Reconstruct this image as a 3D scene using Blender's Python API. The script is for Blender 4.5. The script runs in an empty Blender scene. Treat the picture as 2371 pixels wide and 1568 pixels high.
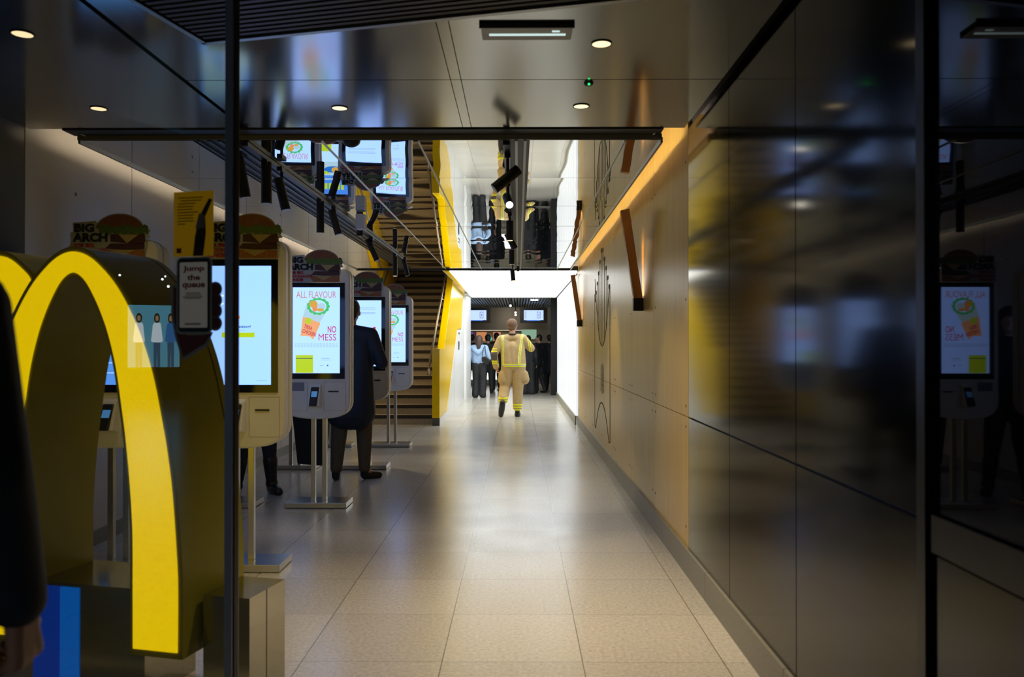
import bpy, bmesh, math, random
from mathutils import Vector, Matrix
random.seed(7)
PI = math.pi
C = bpy.context.scene.collection
SC = bpy.context.scene

# ------------------------------------------------------------------ camera, world, exposure
cam_d = bpy.data.cameras.new('camera')
cam_d.sensor_width = 36.0
cam_d.lens = 1860.0 / 2371.0 * 36.0
cam_d.clip_start = 0.05
cam_d.clip_end = 200
cam_d.dof.use_dof = True
cam_d.dof.focus_distance = 8.5
cam_d.dof.aperture_fstop = 3.2
cam = bpy.data.objects.new('camera', cam_d)
C.objects.link(cam)
cam.location = (0, 0, 1.36)
cam.rotation_euler = (PI / 2 + 0.0059, 0, 0.00747)
SC.camera = cam

W = bpy.data.worlds.new('night_street')
SC.world = W
W.use_nodes = True
W.node_tree.nodes['Background'].inputs[0].default_value = (0.25, 0.32, 0.45, 1)
W.node_tree.nodes['Background'].inputs[1].default_value = 0.004

SC.view_settings.view_transform = 'Standard'
SC.view_settings.look = 'None'
SC.view_settings.gamma = 1
SC.view_settings.use_curve_mapping = False
SC.view_settings.exposure = 0.0
SC.cycles.use_denoising = True
SC.cycles.max_bounces = 9
SC.cycles.diffuse_bounces = 4
SC.cycles.glossy_bounces = 6
SC.cycles.transparent_max_bounces = 16
SC.cycles.sample_clamp_indirect = 6
SC.cycles.caustics_reflective = True
SC.cycles.caustics_refractive = False
SC.cycles.blur_glossy = 0.6


def area(name, loc, size, power, col, direction, size_y=None, spread=PI):
    l = bpy.data.lights.new(name, 'AREA')
    l.shape = 'RECTANGLE'
    l.size = size
    l.size_y = size_y or size
    l.energy = power
    l.color = col
    l.spread = spread
    o = bpy.data.objects.new(name, l)
    C.objects.link(o)
    o.location = loc
    o.rotation_euler = Vector(direction).to_track_quat('-Z', 'Y').to_euler()
    return o


def spot(name, loc, target, power, col, angle=60, blend=0.6, radius=0.03, parent=None):
    l = bpy.data.lights.new(name, 'SPOT')
    l.energy = power
    l.color = col
    l.spot_size = math.radians(angle)
    l.spot_blend = blend
    l.shadow_soft_size = radius
    o = bpy.data.objects.new(name, l)
    C.objects.link(o)
    o.location = loc
    d = Vector(target) - Vector(loc)
    o.rotation_euler = d.to_track_quat('-Z', 'Y').to_euler()
    return o


WARM = (1.0, 0.72, 0.42)
NEUT = (1.0, 0.9, 0.76)
# ceiling lamps of the stairs and far room, plus an added street-side fill
spot('stair_light', (-2.1, 13.6, 3.9), (-2.1, 15.4, 0.6), 80, (1.0, 0.78, 0.46), 100, 0.9, 0.2)
area('street_fill', (-3.2, -5.5, 4.6), 2.5, 55, (0.75, 0.85, 1.0), (1.6, 7.5, -3.2))  # unseen area light added behind the viewer to brighten the entrance front
spot('kitchen_light', (-0.3, 23.2, 2.45), (-0.3, 25.6, 1.0), 35, NEUT, 120, 1.0, 0.2)
spot('counter_light', (1.8, 23.8, 2.45), (1.2, 26.9, 1.2), 25, NEUT, 120, 1.0, 0.2)


# ------------------------------------------------------------------ materials
def mat(name, col, rough=0.5, metal=0.0, emit=None, estr=0.0, noise=0.0, nscale=20.0,
        bump=0.0, bscale=80.0, spec=0.5, stretch=None):
    m = bpy.data.materials.new(name)
    m.use_nodes = True
    nt = m.node_tree
    b = nt.nodes['Principled BSDF']
    c4 = (col[0], col[1], col[2], 1)
    b.inputs['Base Color'].default_value = c4
    b.inputs['Roughness'].default_value = rough
    b.inputs['Metallic'].default_value = metal
    b.inputs['Specular IOR Level'].default_value = spec
    if emit:
        b.inputs['Emission Color'].default_value = (emit[0], emit[1], emit[2], 1)
        b.inputs['Emission Strength'].default_value = estr
    tc = nt.nodes.new('ShaderNodeTexCoord')
    mp = nt.nodes.new('ShaderNodeMapping')
    nt.links.new(tc.outputs['Object'], mp.inputs['Vector'])
    if stretch:
        mp.inputs['Scale'].default_value = stretch
    n = nt.nodes.new('ShaderNodeTexNoise')
    n.inputs['Scale'].default_value = nscale
    n.inputs['Detail'].default_value = 4
    nt.links.new(mp.outputs[0], n.inputs['Vector'])
    if noise > 0:
        mx = nt.nodes.new('ShaderNodeMix')
        mx.data_type = 'RGBA'
        mx.inputs['A'].default_value = tuple(max(0, v * (1 - noise)) for v in col) + (1,)
        mx.inputs['B'].default_value = tuple(min(1, v * (1 + noise)) for v in col) + (1,)
        nt.links.new(n.outputs['Fac'], mx.inputs['Factor'])
        nt.links.new(mx.outputs['Result'], b.inputs['Base Color'])
    if bump > 0:
        n2 = nt.nodes.new('ShaderNodeTexNoise')
        n2.inputs['Scale'].default_value = bscale
        n2.inputs['Detail'].default_value = 3
        nt.links.new(mp.outputs[0], n2.inputs['Vector'])
        bp = nt.nodes.new('ShaderNodeBump')
        bp.inputs['Strength'].default_value = bump
        bp.inputs['Distance'].default_value = 0.01
        nt.links.new(n2.outputs['Fac'], bp.inputs['Height'])
        nt.links.new(bp.outputs['Normal'], b.inputs['Normal'])
    return m


def emat(name, col, strength, base=(0.02, 0.02, 0.02), rough=0.25):
    return mat(name, base, rough, emit=col, estr=strength)


def math_node(nt, op, a, b=None):
    n = nt.nodes.new('ShaderNodeMath')
    n.operation = op
    for i, v in enumerate((a, b)):
        if v is None:
            continue
        if isinstance(v, (int, float)):
            n.inputs[i].default_value = v
        else:
            nt.links.new(v, n.inputs[i])
    return n.outputs[0]


def floor_material():
    m = bpy.data.materials.new('terrazzo_tiles')
    m.use_nodes = True
    nt = m.node_tree
    b = nt.nodes['Principled BSDF']
    tc = nt.nodes.new('ShaderNodeTexCoord')
    sp = nt.nodes.new('ShaderNodeSeparateXYZ')
    nt.links.new(tc.outputs['Object'], sp.inputs[0])
    fx = math_node(nt, 'DIVIDE', math_node(nt, 'SUBTRACT', sp.outputs[0], 0.2755), 0.6)
    fy = math_node(nt, 'DIVIDE', math_node(nt, 'SUBTRACT', sp.outputs[1], 3.435), 0.6)

    def edge(f):
        fr = math_node(nt, 'FRACT', math_node(nt, 'ADD', f, 100.5))
        return math_node(nt, 'ABSOLUTE', math_node(nt, 'SUBTRACT', fr, 0.5))
    gx = math_node(nt, 'LESS_THAN', edge(fx), 0.0032)
    gy = math_node(nt, 'LESS_THAN', edge(fy), 0.0028)
    # per tile tone
    cx = math_node(nt, 'FLOOR', math_node(nt, 'ADD', fx, 100))
    cy = math_node(nt, 'FLOOR', math_node(nt, 'ADD', fy, 100))
    cb = nt.nodes.new('ShaderNodeCombineXYZ')
    nt.links.new(cx, cb.inputs[0])
    nt.links.new(cy, cb.inputs[1])
    wn = nt.nodes.new('ShaderNodeTexWhiteNoise')
    wn.noise_dimensions = '2D'
    nt.links.new(cb.outputs[0], wn.inputs['Vector'])
    n1 = nt.nodes.new('ShaderNodeTexNoise')
    n1.inputs['Scale'].default_value = 55
    n1.inputs['Detail'].default_value = 5
    n1.inputs['Roughness'].default_value = 0.7
    nt.links.new(tc.outputs['Object'], n1.inputs['Vector'])
    v1 = nt.nodes.new('ShaderNodeTexVoronoi')
    v1.inputs['Scale'].default_value = 45
    nt.links.new(tc.outputs['Object'], v1.inputs['Vector'])
    rp = nt.nodes.new('ShaderNodeValToRGB')
    rp.color_ramp.elements[0].position = 0.3
    rp.color_ramp.elements[0].color = (0.41, 0.385, 0.33, 1)
    rp.color_ramp.elements[1].position = 0.72
    rp.color_ramp.elements[1].color = (0.66, 0.63, 0.555, 1)
    nt.links.new(n1.outputs['Fac'], rp.inputs[0])
    spk = math_node(nt, 'LESS_THAN', v1.outputs['Distance'], 0.11)
    vc = nt.nodes.new('ShaderNodeSeparateColor')
    nt.links.new(v1.outputs['Color'], vc.inputs[0])
    spk2 = math_node(nt, 'MULTIPLY', spk, math_node(nt, 'LESS_THAN', vc.outputs[0], 0.35))
    mx = nt.nodes.new('ShaderNodeMix')
    mx.data_type = 'RGBA'
    nt.links.new(math_node(nt, 'MULTIPLY', spk2, 0.6), mx.inputs['Factor'])
    nt.links.new(rp.outputs[0], mx.inputs['A'])
    mx.inputs['B'].default_value = (0.13, 0.12, 0.09, 1)
    hs = nt.nodes.new('ShaderNodeHueSaturation')
    nt.links.new(mx.outputs['Result'], hs.inputs['Color'])
    nt.links.new(math_node(nt, 'ADD', math_node(nt, 'MULTIPLY', wn.outputs['Value'], 0.12), 0.94), hs.inputs['Value'])
    g1 = nt.nodes.new('ShaderNodeMix')
    g1.data_type = 'RGBA'
    nt.links.new(math_node(nt, 'MULTIPLY', gy, 0.6), g1.inputs['Factor'])
    nt.links.new(hs.outputs['Color'], g1.inputs['A'])
    g1.inputs['B'].default_value = (0.1, 0.085, 0.05, 1)
    g2 = nt.nodes.new('ShaderNodeMix')
    g2.data_type = 'RGBA'
    nt.links.new(math_node(nt, 'MULTIPLY', gx, 0.95), g2.inputs['Factor'])
    nt.links.new(g1.outputs['Result'], g2.inputs['A'])
    g2.inputs['B'].default_value = (0.06, 0.05, 0.03, 1)
    nt.links.new(g2.outputs['Result'], b.inputs['Base Color'])
    n2 = nt.nodes.new('ShaderNodeTexNoise')
    n2.inputs['Scale'].default_value = 3
    nt.links.new(tc.outputs['Object'], n2.inputs['Vector'])
    nt.links.new(math_node(nt, 'ADD', math_node(nt, 'MULTIPLY', n2.outputs['Fac'], 0.10), 0.17), b.inputs['Roughness'])
    b.inputs['Specular IOR Level'].default_value = 0.6
    bp = nt.nodes.new('ShaderNodeBump')
    bp.inputs['Strength'].default_value = 0.05
    bp.inputs['Distance'].default_value = 0.01
    nt.links.new(n1.outputs['Fac'], bp.inputs['Height'])
    nt.links.new(bp.outputs['Normal'], b.inputs['Normal'])
    return m


def brushed(name, col, rough, aniso=0.4, metal=1.0, var=0.05):
    m = mat(name, col, rough, metal, noise=var, nscale=4, stretch=(1, 1, 6))
    b = m.node_tree.nodes['Principled BSDF']
    b.inputs['Anisotropic'].default_value = aniso
    return m


def glass_material(name, tint, refl=1.0, ior=1.5):
    m = bpy.data.materials.new(name)
    m.use_nodes = True
    nt = m.node_tree
    nt.nodes.clear()
    out = nt.nodes.new('ShaderNodeOutputMaterial')
    tr = nt.nodes.new('ShaderNodeBsdfTransparent')
    tr.inputs[0].default_value = tint + (1,)
    gl = nt.nodes.new('ShaderNodeBsdfGlossy')
    gl.inputs['Roughness'].default_value = 0.005
    fr = nt.nodes.new('ShaderNodeFresnel')
    fr.inputs[0].default_value = ior
    ge = nt.nodes.new('ShaderNodeNewGeometry')
    front = math_node(nt, 'SUBTRACT', 1.0, ge.outputs['Backfacing'])
    k = math_node(nt, 'MULTIPLY', math_node(nt, 'MULTIPLY', fr.outputs[0], refl), front)
    mx = nt.nodes.new('ShaderNodeMixShader')
    nt.links.new(k, mx.inputs[0])
    nt.links.new(tr.outputs[0], mx.inputs[1])
    nt.links.new(gl.outputs[0], mx.inputs[2])
    nt.links.new(mx.outputs[0], out.inputs[0])
    return m


M = {}
M['floor'] = floor_material()
M['ceiling_metal'] = brushed('ceiling_metal', (0.38, 0.37, 0.31), 0.13, 0.2)
M['wall_metal'] = brushed('dark_wall_metal', (0.048, 0.047, 0.035), 0.10, 0.0)
M['mirror'] = mat('mirror_ceiling', (0.80, 0.81, 0.79), 0.015, 1.0)
M['seam'] = mat('seam_metal', (0.42, 0.42, 0.38), 0.35, 1.0)
M['slot_rail'] = mat('slot_rail', (0.30, 0.30, 0.28), 0.4, 0.8)
M['slot_rail_dark'] = mat('slot_rail_dark', (0.10, 0.11, 0.12), 0.35, 0.9)
M['dark_trim'] = mat('dark_trim', (0.025, 0.023, 0.018), 0.5)
M['black'] = mat('black_plastic', (0.012, 0.012, 0.013), 0.4, bump=0.05)
M['blackgloss'] = mat('black_glass', (0.006, 0.008, 0.012), 0.08)
M['slat'] = mat('soffit_slats', (0.055, 0.042, 0.02), 0.5, noise=0.3, nscale=8)
M['soffit_void'] = mat('soffit_void', (0.01, 0.008, 0.005), 0.8)
M['wood'] = mat('plywood', (0.66, 0.43, 0.09), 0.32, spec=0.22, noise=0.16, nscale=9, stretch=(1, 1.2, 0.12), bump=0.04, bscale=30)
M['wood_dark'] = mat('sconce_wood', (0.42, 0.19, 0.05), 0.42, noise=0.25, nscale=10, stretch=(1, 1, 0.15))
M['groove'] = mat('routed_groove', (0.05, 0.03, 0.012), 0.7)
M['plaster'] = mat('white_rendered_wall', (0.63, 0.60, 0.52), 0.7, noise=0.05, nscale=5, bump=0.05, bscale=40)
M['skirting'] = mat('skirting_stone', (0.26, 0.25, 0.20), 0.45, noise=0.25, nscale=60)
M['white_wall'] = mat('white_gloss_panel', (0.82, 0.83, 0.82), 0.3, noise=0.02)
M['yellow'] = mat('yellow_gloss', (0.93, 0.62, 0.0), 0.22, noise=0.03, spec=0.25)
M['stone_step'] = mat('step_stone', (0.42, 0.34, 0.2), 0.6, noise=0.25, nscale=50)
M['nosing'] = mat('step_nosing', (0.03, 0.02, 0.012), 0.7)
M['steel'] = mat('brushed_steel', (0.55, 0.54, 0.5), 0.3, 1.0, noise=0.05, nscale=3)
M['plinth'] = brushed('plinth_steel', (0.45, 0.45, 0.40), 0.12)
M['shell'] = mat('kiosk_shell', (0.80, 0.79, 0.74), 0.42, noise=0.03, nscale=40)
M['shell_gap'] = mat('kiosk_gap', (0.06, 0.05, 0.04), 0.6)
M['panel_line'] = mat('panel_line', (0.15, 0.14, 0.12), 0.6)
M['glow_wall'] = emat('glowing_white_wall', (0.92, 0.97, 1.0), 0.86, (0.18, 0.18, 0.18), 0.3)
M['glow_panel'] = emat('glowing_white_panel', (0.94, 0.98, 1.0), 3.1, (0.8, 0.8, 0.8), 0.35)
M['glow_joint'] = emat('glow_panel_joint', (0.9, 0.93, 0.96), 0.5, (0.2, 0.2, 0.2), 0.4)
M['lamp'] = emat('lamp_disc', (1.0, 0.76, 0.45), 1.5)
M['lamp_white'] = emat('lamp_white', (1.0, 0.93, 0.82), 7.0)
M['led_strip'] = emat('led_strip', (1.0, 0.84, 0.70), 62.0)
M['led_strip_left'] = emat('led_strip_left', (1.0, 0.82, 0.66), 26.0)
M['sconce_led'] = emat('sconce_led', (1.0, 0.60, 0.24), 9)
M['glass'] = glass_material('facade_glass', (0.90, 0.90, 0.87), 1.7)
M['arch_face'] = emat('arch_face', (0.80, 0.55, 0.0), 1.1, (0.6, 0.42, 0.0), 0.35)
M['arch_side'] = mat('arch_side', (0.32, 0.285, 0.0), 0.35, noise=0.06, nscale=3)
M['green_led'] = emat('green_led', (0.02, 0.9, 0.15), 2.5)
M['tube_light'] = emat('tube_light', (0.55, 0.70, 0.68), 1.1)
M['red_print'] = mat('red_print', (0.55, 0.03, 0.04), 0.5)
M['black_print'] = mat('black_print', (0.012, 0.012, 0.014), 0.5)
M['white_print'] = mat('white_print', (0.55, 0.56, 0.55), 0.5)
M['skin'] = mat('skin', (0.52, 0.28, 0.19), 0.5, noise=0.08, nscale=30)
M['skin_dark'] = mat('skin_dark', (0.28, 0.14, 0.09), 0.5, noise=0.08, nscale=30)
M['hair_black'] = mat('hair_black', (0.012, 0.010, 0.009), 0.45, noise=0.4, nscale=60, stretch=(1, 1, .2))
M['hair_brown'] = mat('hair_brown', (0.07, 0.045, 0.035), 0.5, noise=0.4, nscale=60, stretch=(1, 1, .2))
M['hair_short'] = mat('hair_short_fair', (0.15, 0.085, 0.05), 0.7, noise=0.4, nscale=80)
M['coat_black'] = mat('coat_black', (0.010, 0.011, 0.015), 0.7, noise=0.3, nscale=20, bump=0.3, bscale=12)
M['coat_navy'] = mat('coat_navy', (0.012, 0.020, 0.035), 0.7, noise=0.3, nscale=20, bump=0.3, bscale=12)
M['trouser_black'] = mat('trouser_black', (0.018, 0.020, 0.024), 0.75, noise=0.3, nscale=20, bump=0.3, bscale=14)
M['trouser_olive'] = mat('trouser_olive', (0.10, 0.075, 0.04), 0.75, noise=0.3, nscale=20, bump=0.3, bscale=14)
M['hoodie_blue'] = mat('hoodie_blue', (0.36, 0.52, 0.78), 0.8, noise=0.1, nscale=12, bump=0.3, bscale=12)
M['leather'] = mat('shoe_leather', (0.012, 0.011, 0.011), 0.3)
M['shoe_sole'] = mat('shoe_sole', (0.035, 0.03, 0.028), 0.7)
M['tan'] = mat('turnout_tan', (0.50, 0.36, 0.17), 0.75, noise=0.2, nscale=9, bump=0.5, bscale=9)
M['hiviz'] = mat('hiviz_tape', (0.88, 0.90, 0.01), 0.6)
M['silver_tape'] = mat('silver_tape', (0.5, 0.52, 0.5), 0.35)
M['grey_patch'] = mat('sleeve_grey', (0.10, 0.095, 0.085), 0.75, noise=0.2)
M['bag_brown'] = mat('bag_brown', (0.30, 0.19, 0.09), 0.7, noise=0.2)


# ------------------------------------------------------------------ mesh helpers
class MB:
    def __init__(self):
        self.v = []
        self.f = []
        self.m = []

    def add(self, vs, fs, mi=0):
        o = len(self.v)
        self.v += [tuple(p) for p in vs]
        for f in fs:
            self.f.append(tuple(i + o for i in f))
            self.m.append(mi)
        return self

    def box(self, x0, x1, y0, y1, z0, z1, mi=0):
        vs = [(x, y, z) for z in (z0, z1) for y in (y0, y1) for x in (x0, x1)]
        return self.add(vs, [(0, 2, 3, 1), (4, 5, 7, 6), (0, 1, 5, 4), (2, 6, 7, 3), (0, 4, 6, 2), (1, 3, 7, 5)], mi)

    def prism(self, poly, a0, a1, axis='y', mi=0):
        """poly: list of 2-D points (counter-clockwise), extruded along axis"""
        def P(p, t):
            if axis == 'y':
                return (p[0], t, p[1])
            if axis == 'x':
                return (t, p[0], p[1])
            return (p[0], p[1], t)
        n = len(poly)
        vs = [P(p, a0) for p in poly] + [P(p, a1) for p in poly]
        fs = [tuple(range(n)), tuple(range(2 * n - 1, n - 1, -1))]
        fs += [(i, i + n, (i + 1) % n + n, (i + 1) % n) for i in range(n)]
        return self.add(vs, fs, mi)

    def ribbon(self, outer, inner, a0, a1, axis='y', mi=0):
        """closed-section band between two equally long open curves, extruded"""
        n = len(outer)

        def P(p, t):
            return (p[0], t, p[1]) if axis == 'y' else (t, p[0], p[1])
        vs = [P(p, a0) for p in outer] + [P(p, a0) for p in inner] + [P(p, a1) for p in outer] + [P(p, a1) for p in inner]
        fs = []
        for i in range(n - 1):
            fs.append((i, i + 1, n + i + 1, n + i))
            fs.append((2 * n + i, 3 * n + i, 3 * n + i + 1, 2 * n + i + 1))
            fs.append((i, 2 * n + i, 2 * n + i + 1, i + 1))
            fs.append((n + i, n + i + 1, 3 * n + i + 1, 3 * n + i))
        fs.append((0, n, 3 * n, 2 * n))
        fs.append((n - 1, 3 * n - 1, 4 * n - 1, 2 * n - 1))
        return self.add(vs, fs, mi)

    def cyl(self, p0, p1, r0, r1=None, n=16, mi=0, cap=True):
        r1 = r0 if r1 is None else r1
        p0, p1 = Vector(p0), Vector(p1)
        d = (p1 - p0).normalized()
        a = Vector((0, 0, 1)) if abs(d.z) < 0.9 else Vector((1, 0, 0))
        u = d.cross(a).normalized()
        w = d.cross(u)
        vs = []
        for p, r in ((p0, r0), (p1, r1)):
            for k in range(n):
                t = 2 * PI * k / n
                vs.append(p + u * math.cos(t) * r + w * math.sin(t) * r)
        fs = [(k, (k + 1) % n, (k + 1) % n + n, k + n) for k in range(n)]
        if cap:
            fs += [tuple(range(n - 1, -1, -1)), tuple(range(n, 2 * n))]
        return self.add(vs, fs, mi)

    def tube(self, pts, r, n=10, mi=0):
        for i in range(len(pts) - 1):
            self.cyl(pts[i], pts[i + 1], r, r, n, mi)
            if i:
                self.ball(pts[i], r, n, mi=mi)
        return self

    def ball(self, c, r, n=12, s=(1, 1, 1), mi=0):
        vs = []
        rows = max(4, n // 2)
        for i in range(1, rows):
            t = PI * i / rows
            for k in range(n):
                q = 2 * PI * k / n
                vs.append((c[0] + r * s[0] * math.sin(t) * math.cos(q), c[1] + r * s[1] * math.sin(t) * math.sin(q), c[2] + r * s[2] * math.cos(t)))
        fs = []
        for i in range(rows - 2):
            for k in range(n):
                fs.append((i * n + k, (i + 1) * n + k, (i + 1) * n + (k + 1) % n, i * n + (k + 1) % n))
        top = len(vs)
        vs.append((c[0], c[1], c[2] + r * s[2]))
        vs.append((c[0], c[1], c[2] - r * s[2]))
        for k in range(n):
            fs.append((top, k, (k + 1) % n))
            fs.append((top + 1, (rows - 2) * n + (k + 1) % n, (rows - 2) * n + k))
        return self.add(vs, fs, mi)

    def capsule(self, p0, r0, p1, r1, n=14):
        """tapered limb with round ends, squash in local y supported through tuple radii"""
        self.cyl(p0, p1, r0, r1, n)
        self.ball(p0, r0, n)
        self.ball(p1, r1, n)
        return self

    def build(self, name, mats, parent=None, smooth=False, bevel=0, loc=None, fix=True):
        me = bpy.data.meshes.new(name)
        me.from_pydata(self.v, [], self.f)
        if not isinstance(mats, (list, tuple)):
            mats = [mats]
        for m in mats:
            me.materials.append(m)
        for p, mi in zip(me.polygons, self.m):
            p.material_index = mi
            p.use_smooth = smooth
        me.update()
        if fix:
            bm = bmesh.new()
            bm.from_mesh(me)
            bmesh.ops.recalc_face_normals(bm, faces=bm.faces)
            bm.to_mesh(me)
            bm.free()
        o = bpy.data.objects.new(name, me)
        C.objects.link(o)
        if parent:
            o.parent = parent
        if loc:
            o.location = loc
        if bevel:
            bv = o.modifiers.new('bevel', 'BEVEL')
            bv.width = bevel
            bv.segments = 2
            bv.limit_method = 'ANGLE'
        return o


def empty(name, loc=(0, 0, 0), rz=0):
    o = bpy.data.objects.new(name, None)
    C.objects.link(o)
    o.location = loc
    o.rotation_euler = (0, 0, rz)
    o.empty_display_size = 0.1
    return o


def tag(o, label, cat, group=None, kind=None):
    o['label'] = label
    o['category'] = cat
    if group:
        o['group'] = group
    if kind:
        o['kind'] = kind
    return o


def struct(o, label=None):
    o['kind'] = 'structure'
    if label:
        o['label'] = label
    return o


def kids(o):
    return [c for c in o.children]


def copy_tree(o, parent=None):
    c = o.copy()
    C.objects.link(c)
    if parent:
        c.parent = parent
    for ch in kids(o):
        copy_tree(ch, c)
    return c


def text_obj(s, name, m, box, y, parent=None, bold=0.0, depth=0.001, rot=0.0, align_fit=True, flip=1):
    """flat lettering standing in the x-z plane, facing -y, fitted to box (x0,x1,z0,z1)"""
    cu = bpy.data.curves.new(name, 'FONT')
    cu.body = s
    cu.offset = bold
    cu.extrude = 0.0
    cu.resolution_u = 3
    cu.space_line = 0.82
    tmp = bpy.data.objects.new(name, cu)
    C.objects.link(tmp)
    dg = bpy.context.evaluated_depsgraph_get()
    dg.update()
    me = bpy.data.meshes.new_from_object(tmp.evaluated_get(dg))
    bpy.data.objects.remove(tmp)
    xs = [v.co.x for v in me.vertices]
    ys = [v.co.y for v in me.vertices]
    x0, x1, z0, z1 = box
    sx = (x1 - x0) / max(1e-6, max(xs) - min(xs))
    sz = (z1 - z0) / max(1e-6, max(ys) - min(ys))
    cx, cz = (x0 + x1) / 2, (z0 + z1) / 2
    mnx, mny = min(xs), min(ys)
    cr, sr = math.cos(rot), math.sin(rot)
    for v in me.vertices:
        px = x0 + (v.co.x - mnx) * sx - cx
        pz = z0 + (v.co.y - mny) * sz - cz
        v.co = Vector((cx + px * cr - pz * sr, y, cz + px * sr + pz * cr))
    me.materials.clear()
    me.materials.append(m)
    bm = bmesh.new()
    bm.from_mesh(me)
    r = bmesh.ops.extrude_face_region(bm, geom=bm.faces[:])
    for e in r['geom']:
        if isinstance(e, bmesh.types.BMVert):
            e.co.y -= depth
    bmesh.ops.recalc_face_normals(bm, faces=bm.faces)
    bm.to_mesh(me)
    bm.free()
    o = bpy.data.objects.new(name, me)
    C.objects.link(o)
    if parent:
        o.parent = parent
    return o


# ------------------------------------------------------------------ room shell
fl = MB().add([(-30, -30, 0), (12, -30, 0), (12, 30, 0), (-30, 30, 0)], [(0, 1, 2, 3)]).build('floor', M['floor'])
struct(fl)

# right wall: dark metal panels, then plywood panels with cove above
wr = MB().box(1.02, 1.10, -2.0, 13.4, 0.0, 3.05).build('wall_right', M['dark_trim'])
struct(wr)
seamz = 0.925
my = [4.72, 3.81, 2.90, 2.005]
for k in range(3):
    for z0, z1 in ((0.15, seamz - 0.005), (seamz + 0.005, 2.62)):
        MB().box(1.0, 1.02, my[k + 1] + 0.004, my[k] - 0.004, z0, z1).build('metal_panel', M['wall_metal'], wr)
MB().box(0.985, 1.02, 1.955, 1.995, 0.0, 2.62).build('frame_post', mat('frame_dark', (0.05, 0.05, 0.045), 0.3, 1.0), wr)
MB().box(0.99, 1.02, -2.0, 1.935, 0.86, 0.95).build('frame_rail', bpy.data.materials['frame_dark'], wr)
MB().box(1.0, 1.02, -2.0, 1.935, 0.0, 0.85).build('metal_panel', M['wall_metal'], wr)
MB().box(1.004, 1.018, -2.0, 1.935, 0.955, 2.62).build('glass_panel', mat('dark_glass', (0.004, 0.004, 0.005), 0.02, spec=0.3), wr)

wy = [4.724 + 1.2 * k for k in range(8)] + [13.4]
screw_proto = None
for k in range(8):
    y0, y1 = wy[k], wy[k + 1]
    if y1 - y0 < 0.2:
        continue
    for z0, z1 in ((0.15, seamz - 0.002), (seamz + 0.002, 2.98)):
        p = MB().box(1.0, 1.02, y0 + 0.002, y1 - 0.002, z0, z1).build('wood_panel', M['wood'], wr)
        zs = (z0 + 0.12, z1 - 0.06) if z0 < 0.5 else (z0 + 0.06, 1.62, 2.44)
        for yy in (y0 + 0.07, y1 - 0.07):
            for zz in zs:
                if screw_proto is None:
                    screw_proto = MB().cyl((0.9985, 0, 0), (1.001, 0, 0), 0.009, n=10).build('screw', mat('screw_steel', (0.07, 0.05, 0.03), 0.4, 0.8), p)
                    sc_ = screw_proto
                else:
                    sc_ = screw_proto.copy()
                    C.objects.link(sc_)
                    sc_.parent = p
                sc_.location = (0, yy, zz)

bs = MB()
for k in range(17):
    y0 = -2.0 + 1.25 * k
    bs.box(0.985, 1.0, y0 + 0.002, min(y0 + 1.248, 13.38), 0.0, 0.15)
    if y0 + 1.25 > 13.38:
        break
struct(bs.build('baseboard_right', M['skirting']))

# routed line drawing on the plywood wall
g = MB()
gy, gx0, gx1 = 9.55, 0.9965, 1.001


def gline(pts, w=0.012):
    for (ya, za), (yb, zb) in zip(pts[:-1], pts[1:]):
        d = math.hypot(yb - ya, zb - za)
        if d < 1e-6:
            continue
        nx, nz = -(zb - za) / d * w / 2, (yb - ya) / d * w / 2
        g.prism([(ya - nx, za - nz), (yb - nx, zb - nz), (yb + nx, zb + nz), (ya + nx, za + nz)], gx0, gx1, 'x')


def zat(px_y, Y):
    return 1.36 + (795 - px_y) / 1860 * Y


low = []
for i in range(21):
    t = i / 20
    yy = 8.78 + t * (10.42 - 8.78)
    q = (yy - gy) / 0.86
    low.append((yy, 1.33 + 0.86 * min(1, abs(q)) ** 2.2))
gline(low, 0.016)
for i, yy in enumerate([8.80, 8.95, 9.12, 9.29, 9.46, 9.62, 9.79, 9.96, 10.12, 10.27, 10.40]):
    q = abs(yy - gy) / 0.86
    top = 2.52 - 0.62 * q
    bot = 1.33 + 0.86 * q ** 2.2
    gline([(yy, bot), (yy, top)], 0.009)
    g.prism([(yy - 0.05, top - 0.02), (yy + 0.05, top - 0.02), (yy + 0.05, top + 0.025), (yy - 0.05, top + 0.025)], gx0 - 0.001, gx1, 'x')
gline([(8.74, 2.0), (8.74, 0.28)], 0.014)
gline([(10.46, 2.0), (10.46, 0.30)], 0.014)
arc = [(8.84 + 1.50 * t, 0.27 + 0.38 * (1 - (2 * t - 1) ** 2)) for t in [i / 16 for i in range(17)]]
gline([(8.74, 0.28)] + arc + [(10.46, 0.30)], 0.016)
gline([(9.40, 0.78), (9.40, 1.10)], 0.01)
gline([(9.54, 0.76), (9.54, 1.12)], 0.01)
gline([(9.68, 0.78), (9.68, 1.10)], 0.01)
g.build('routed_drawing', M['groove'], wr)

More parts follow.
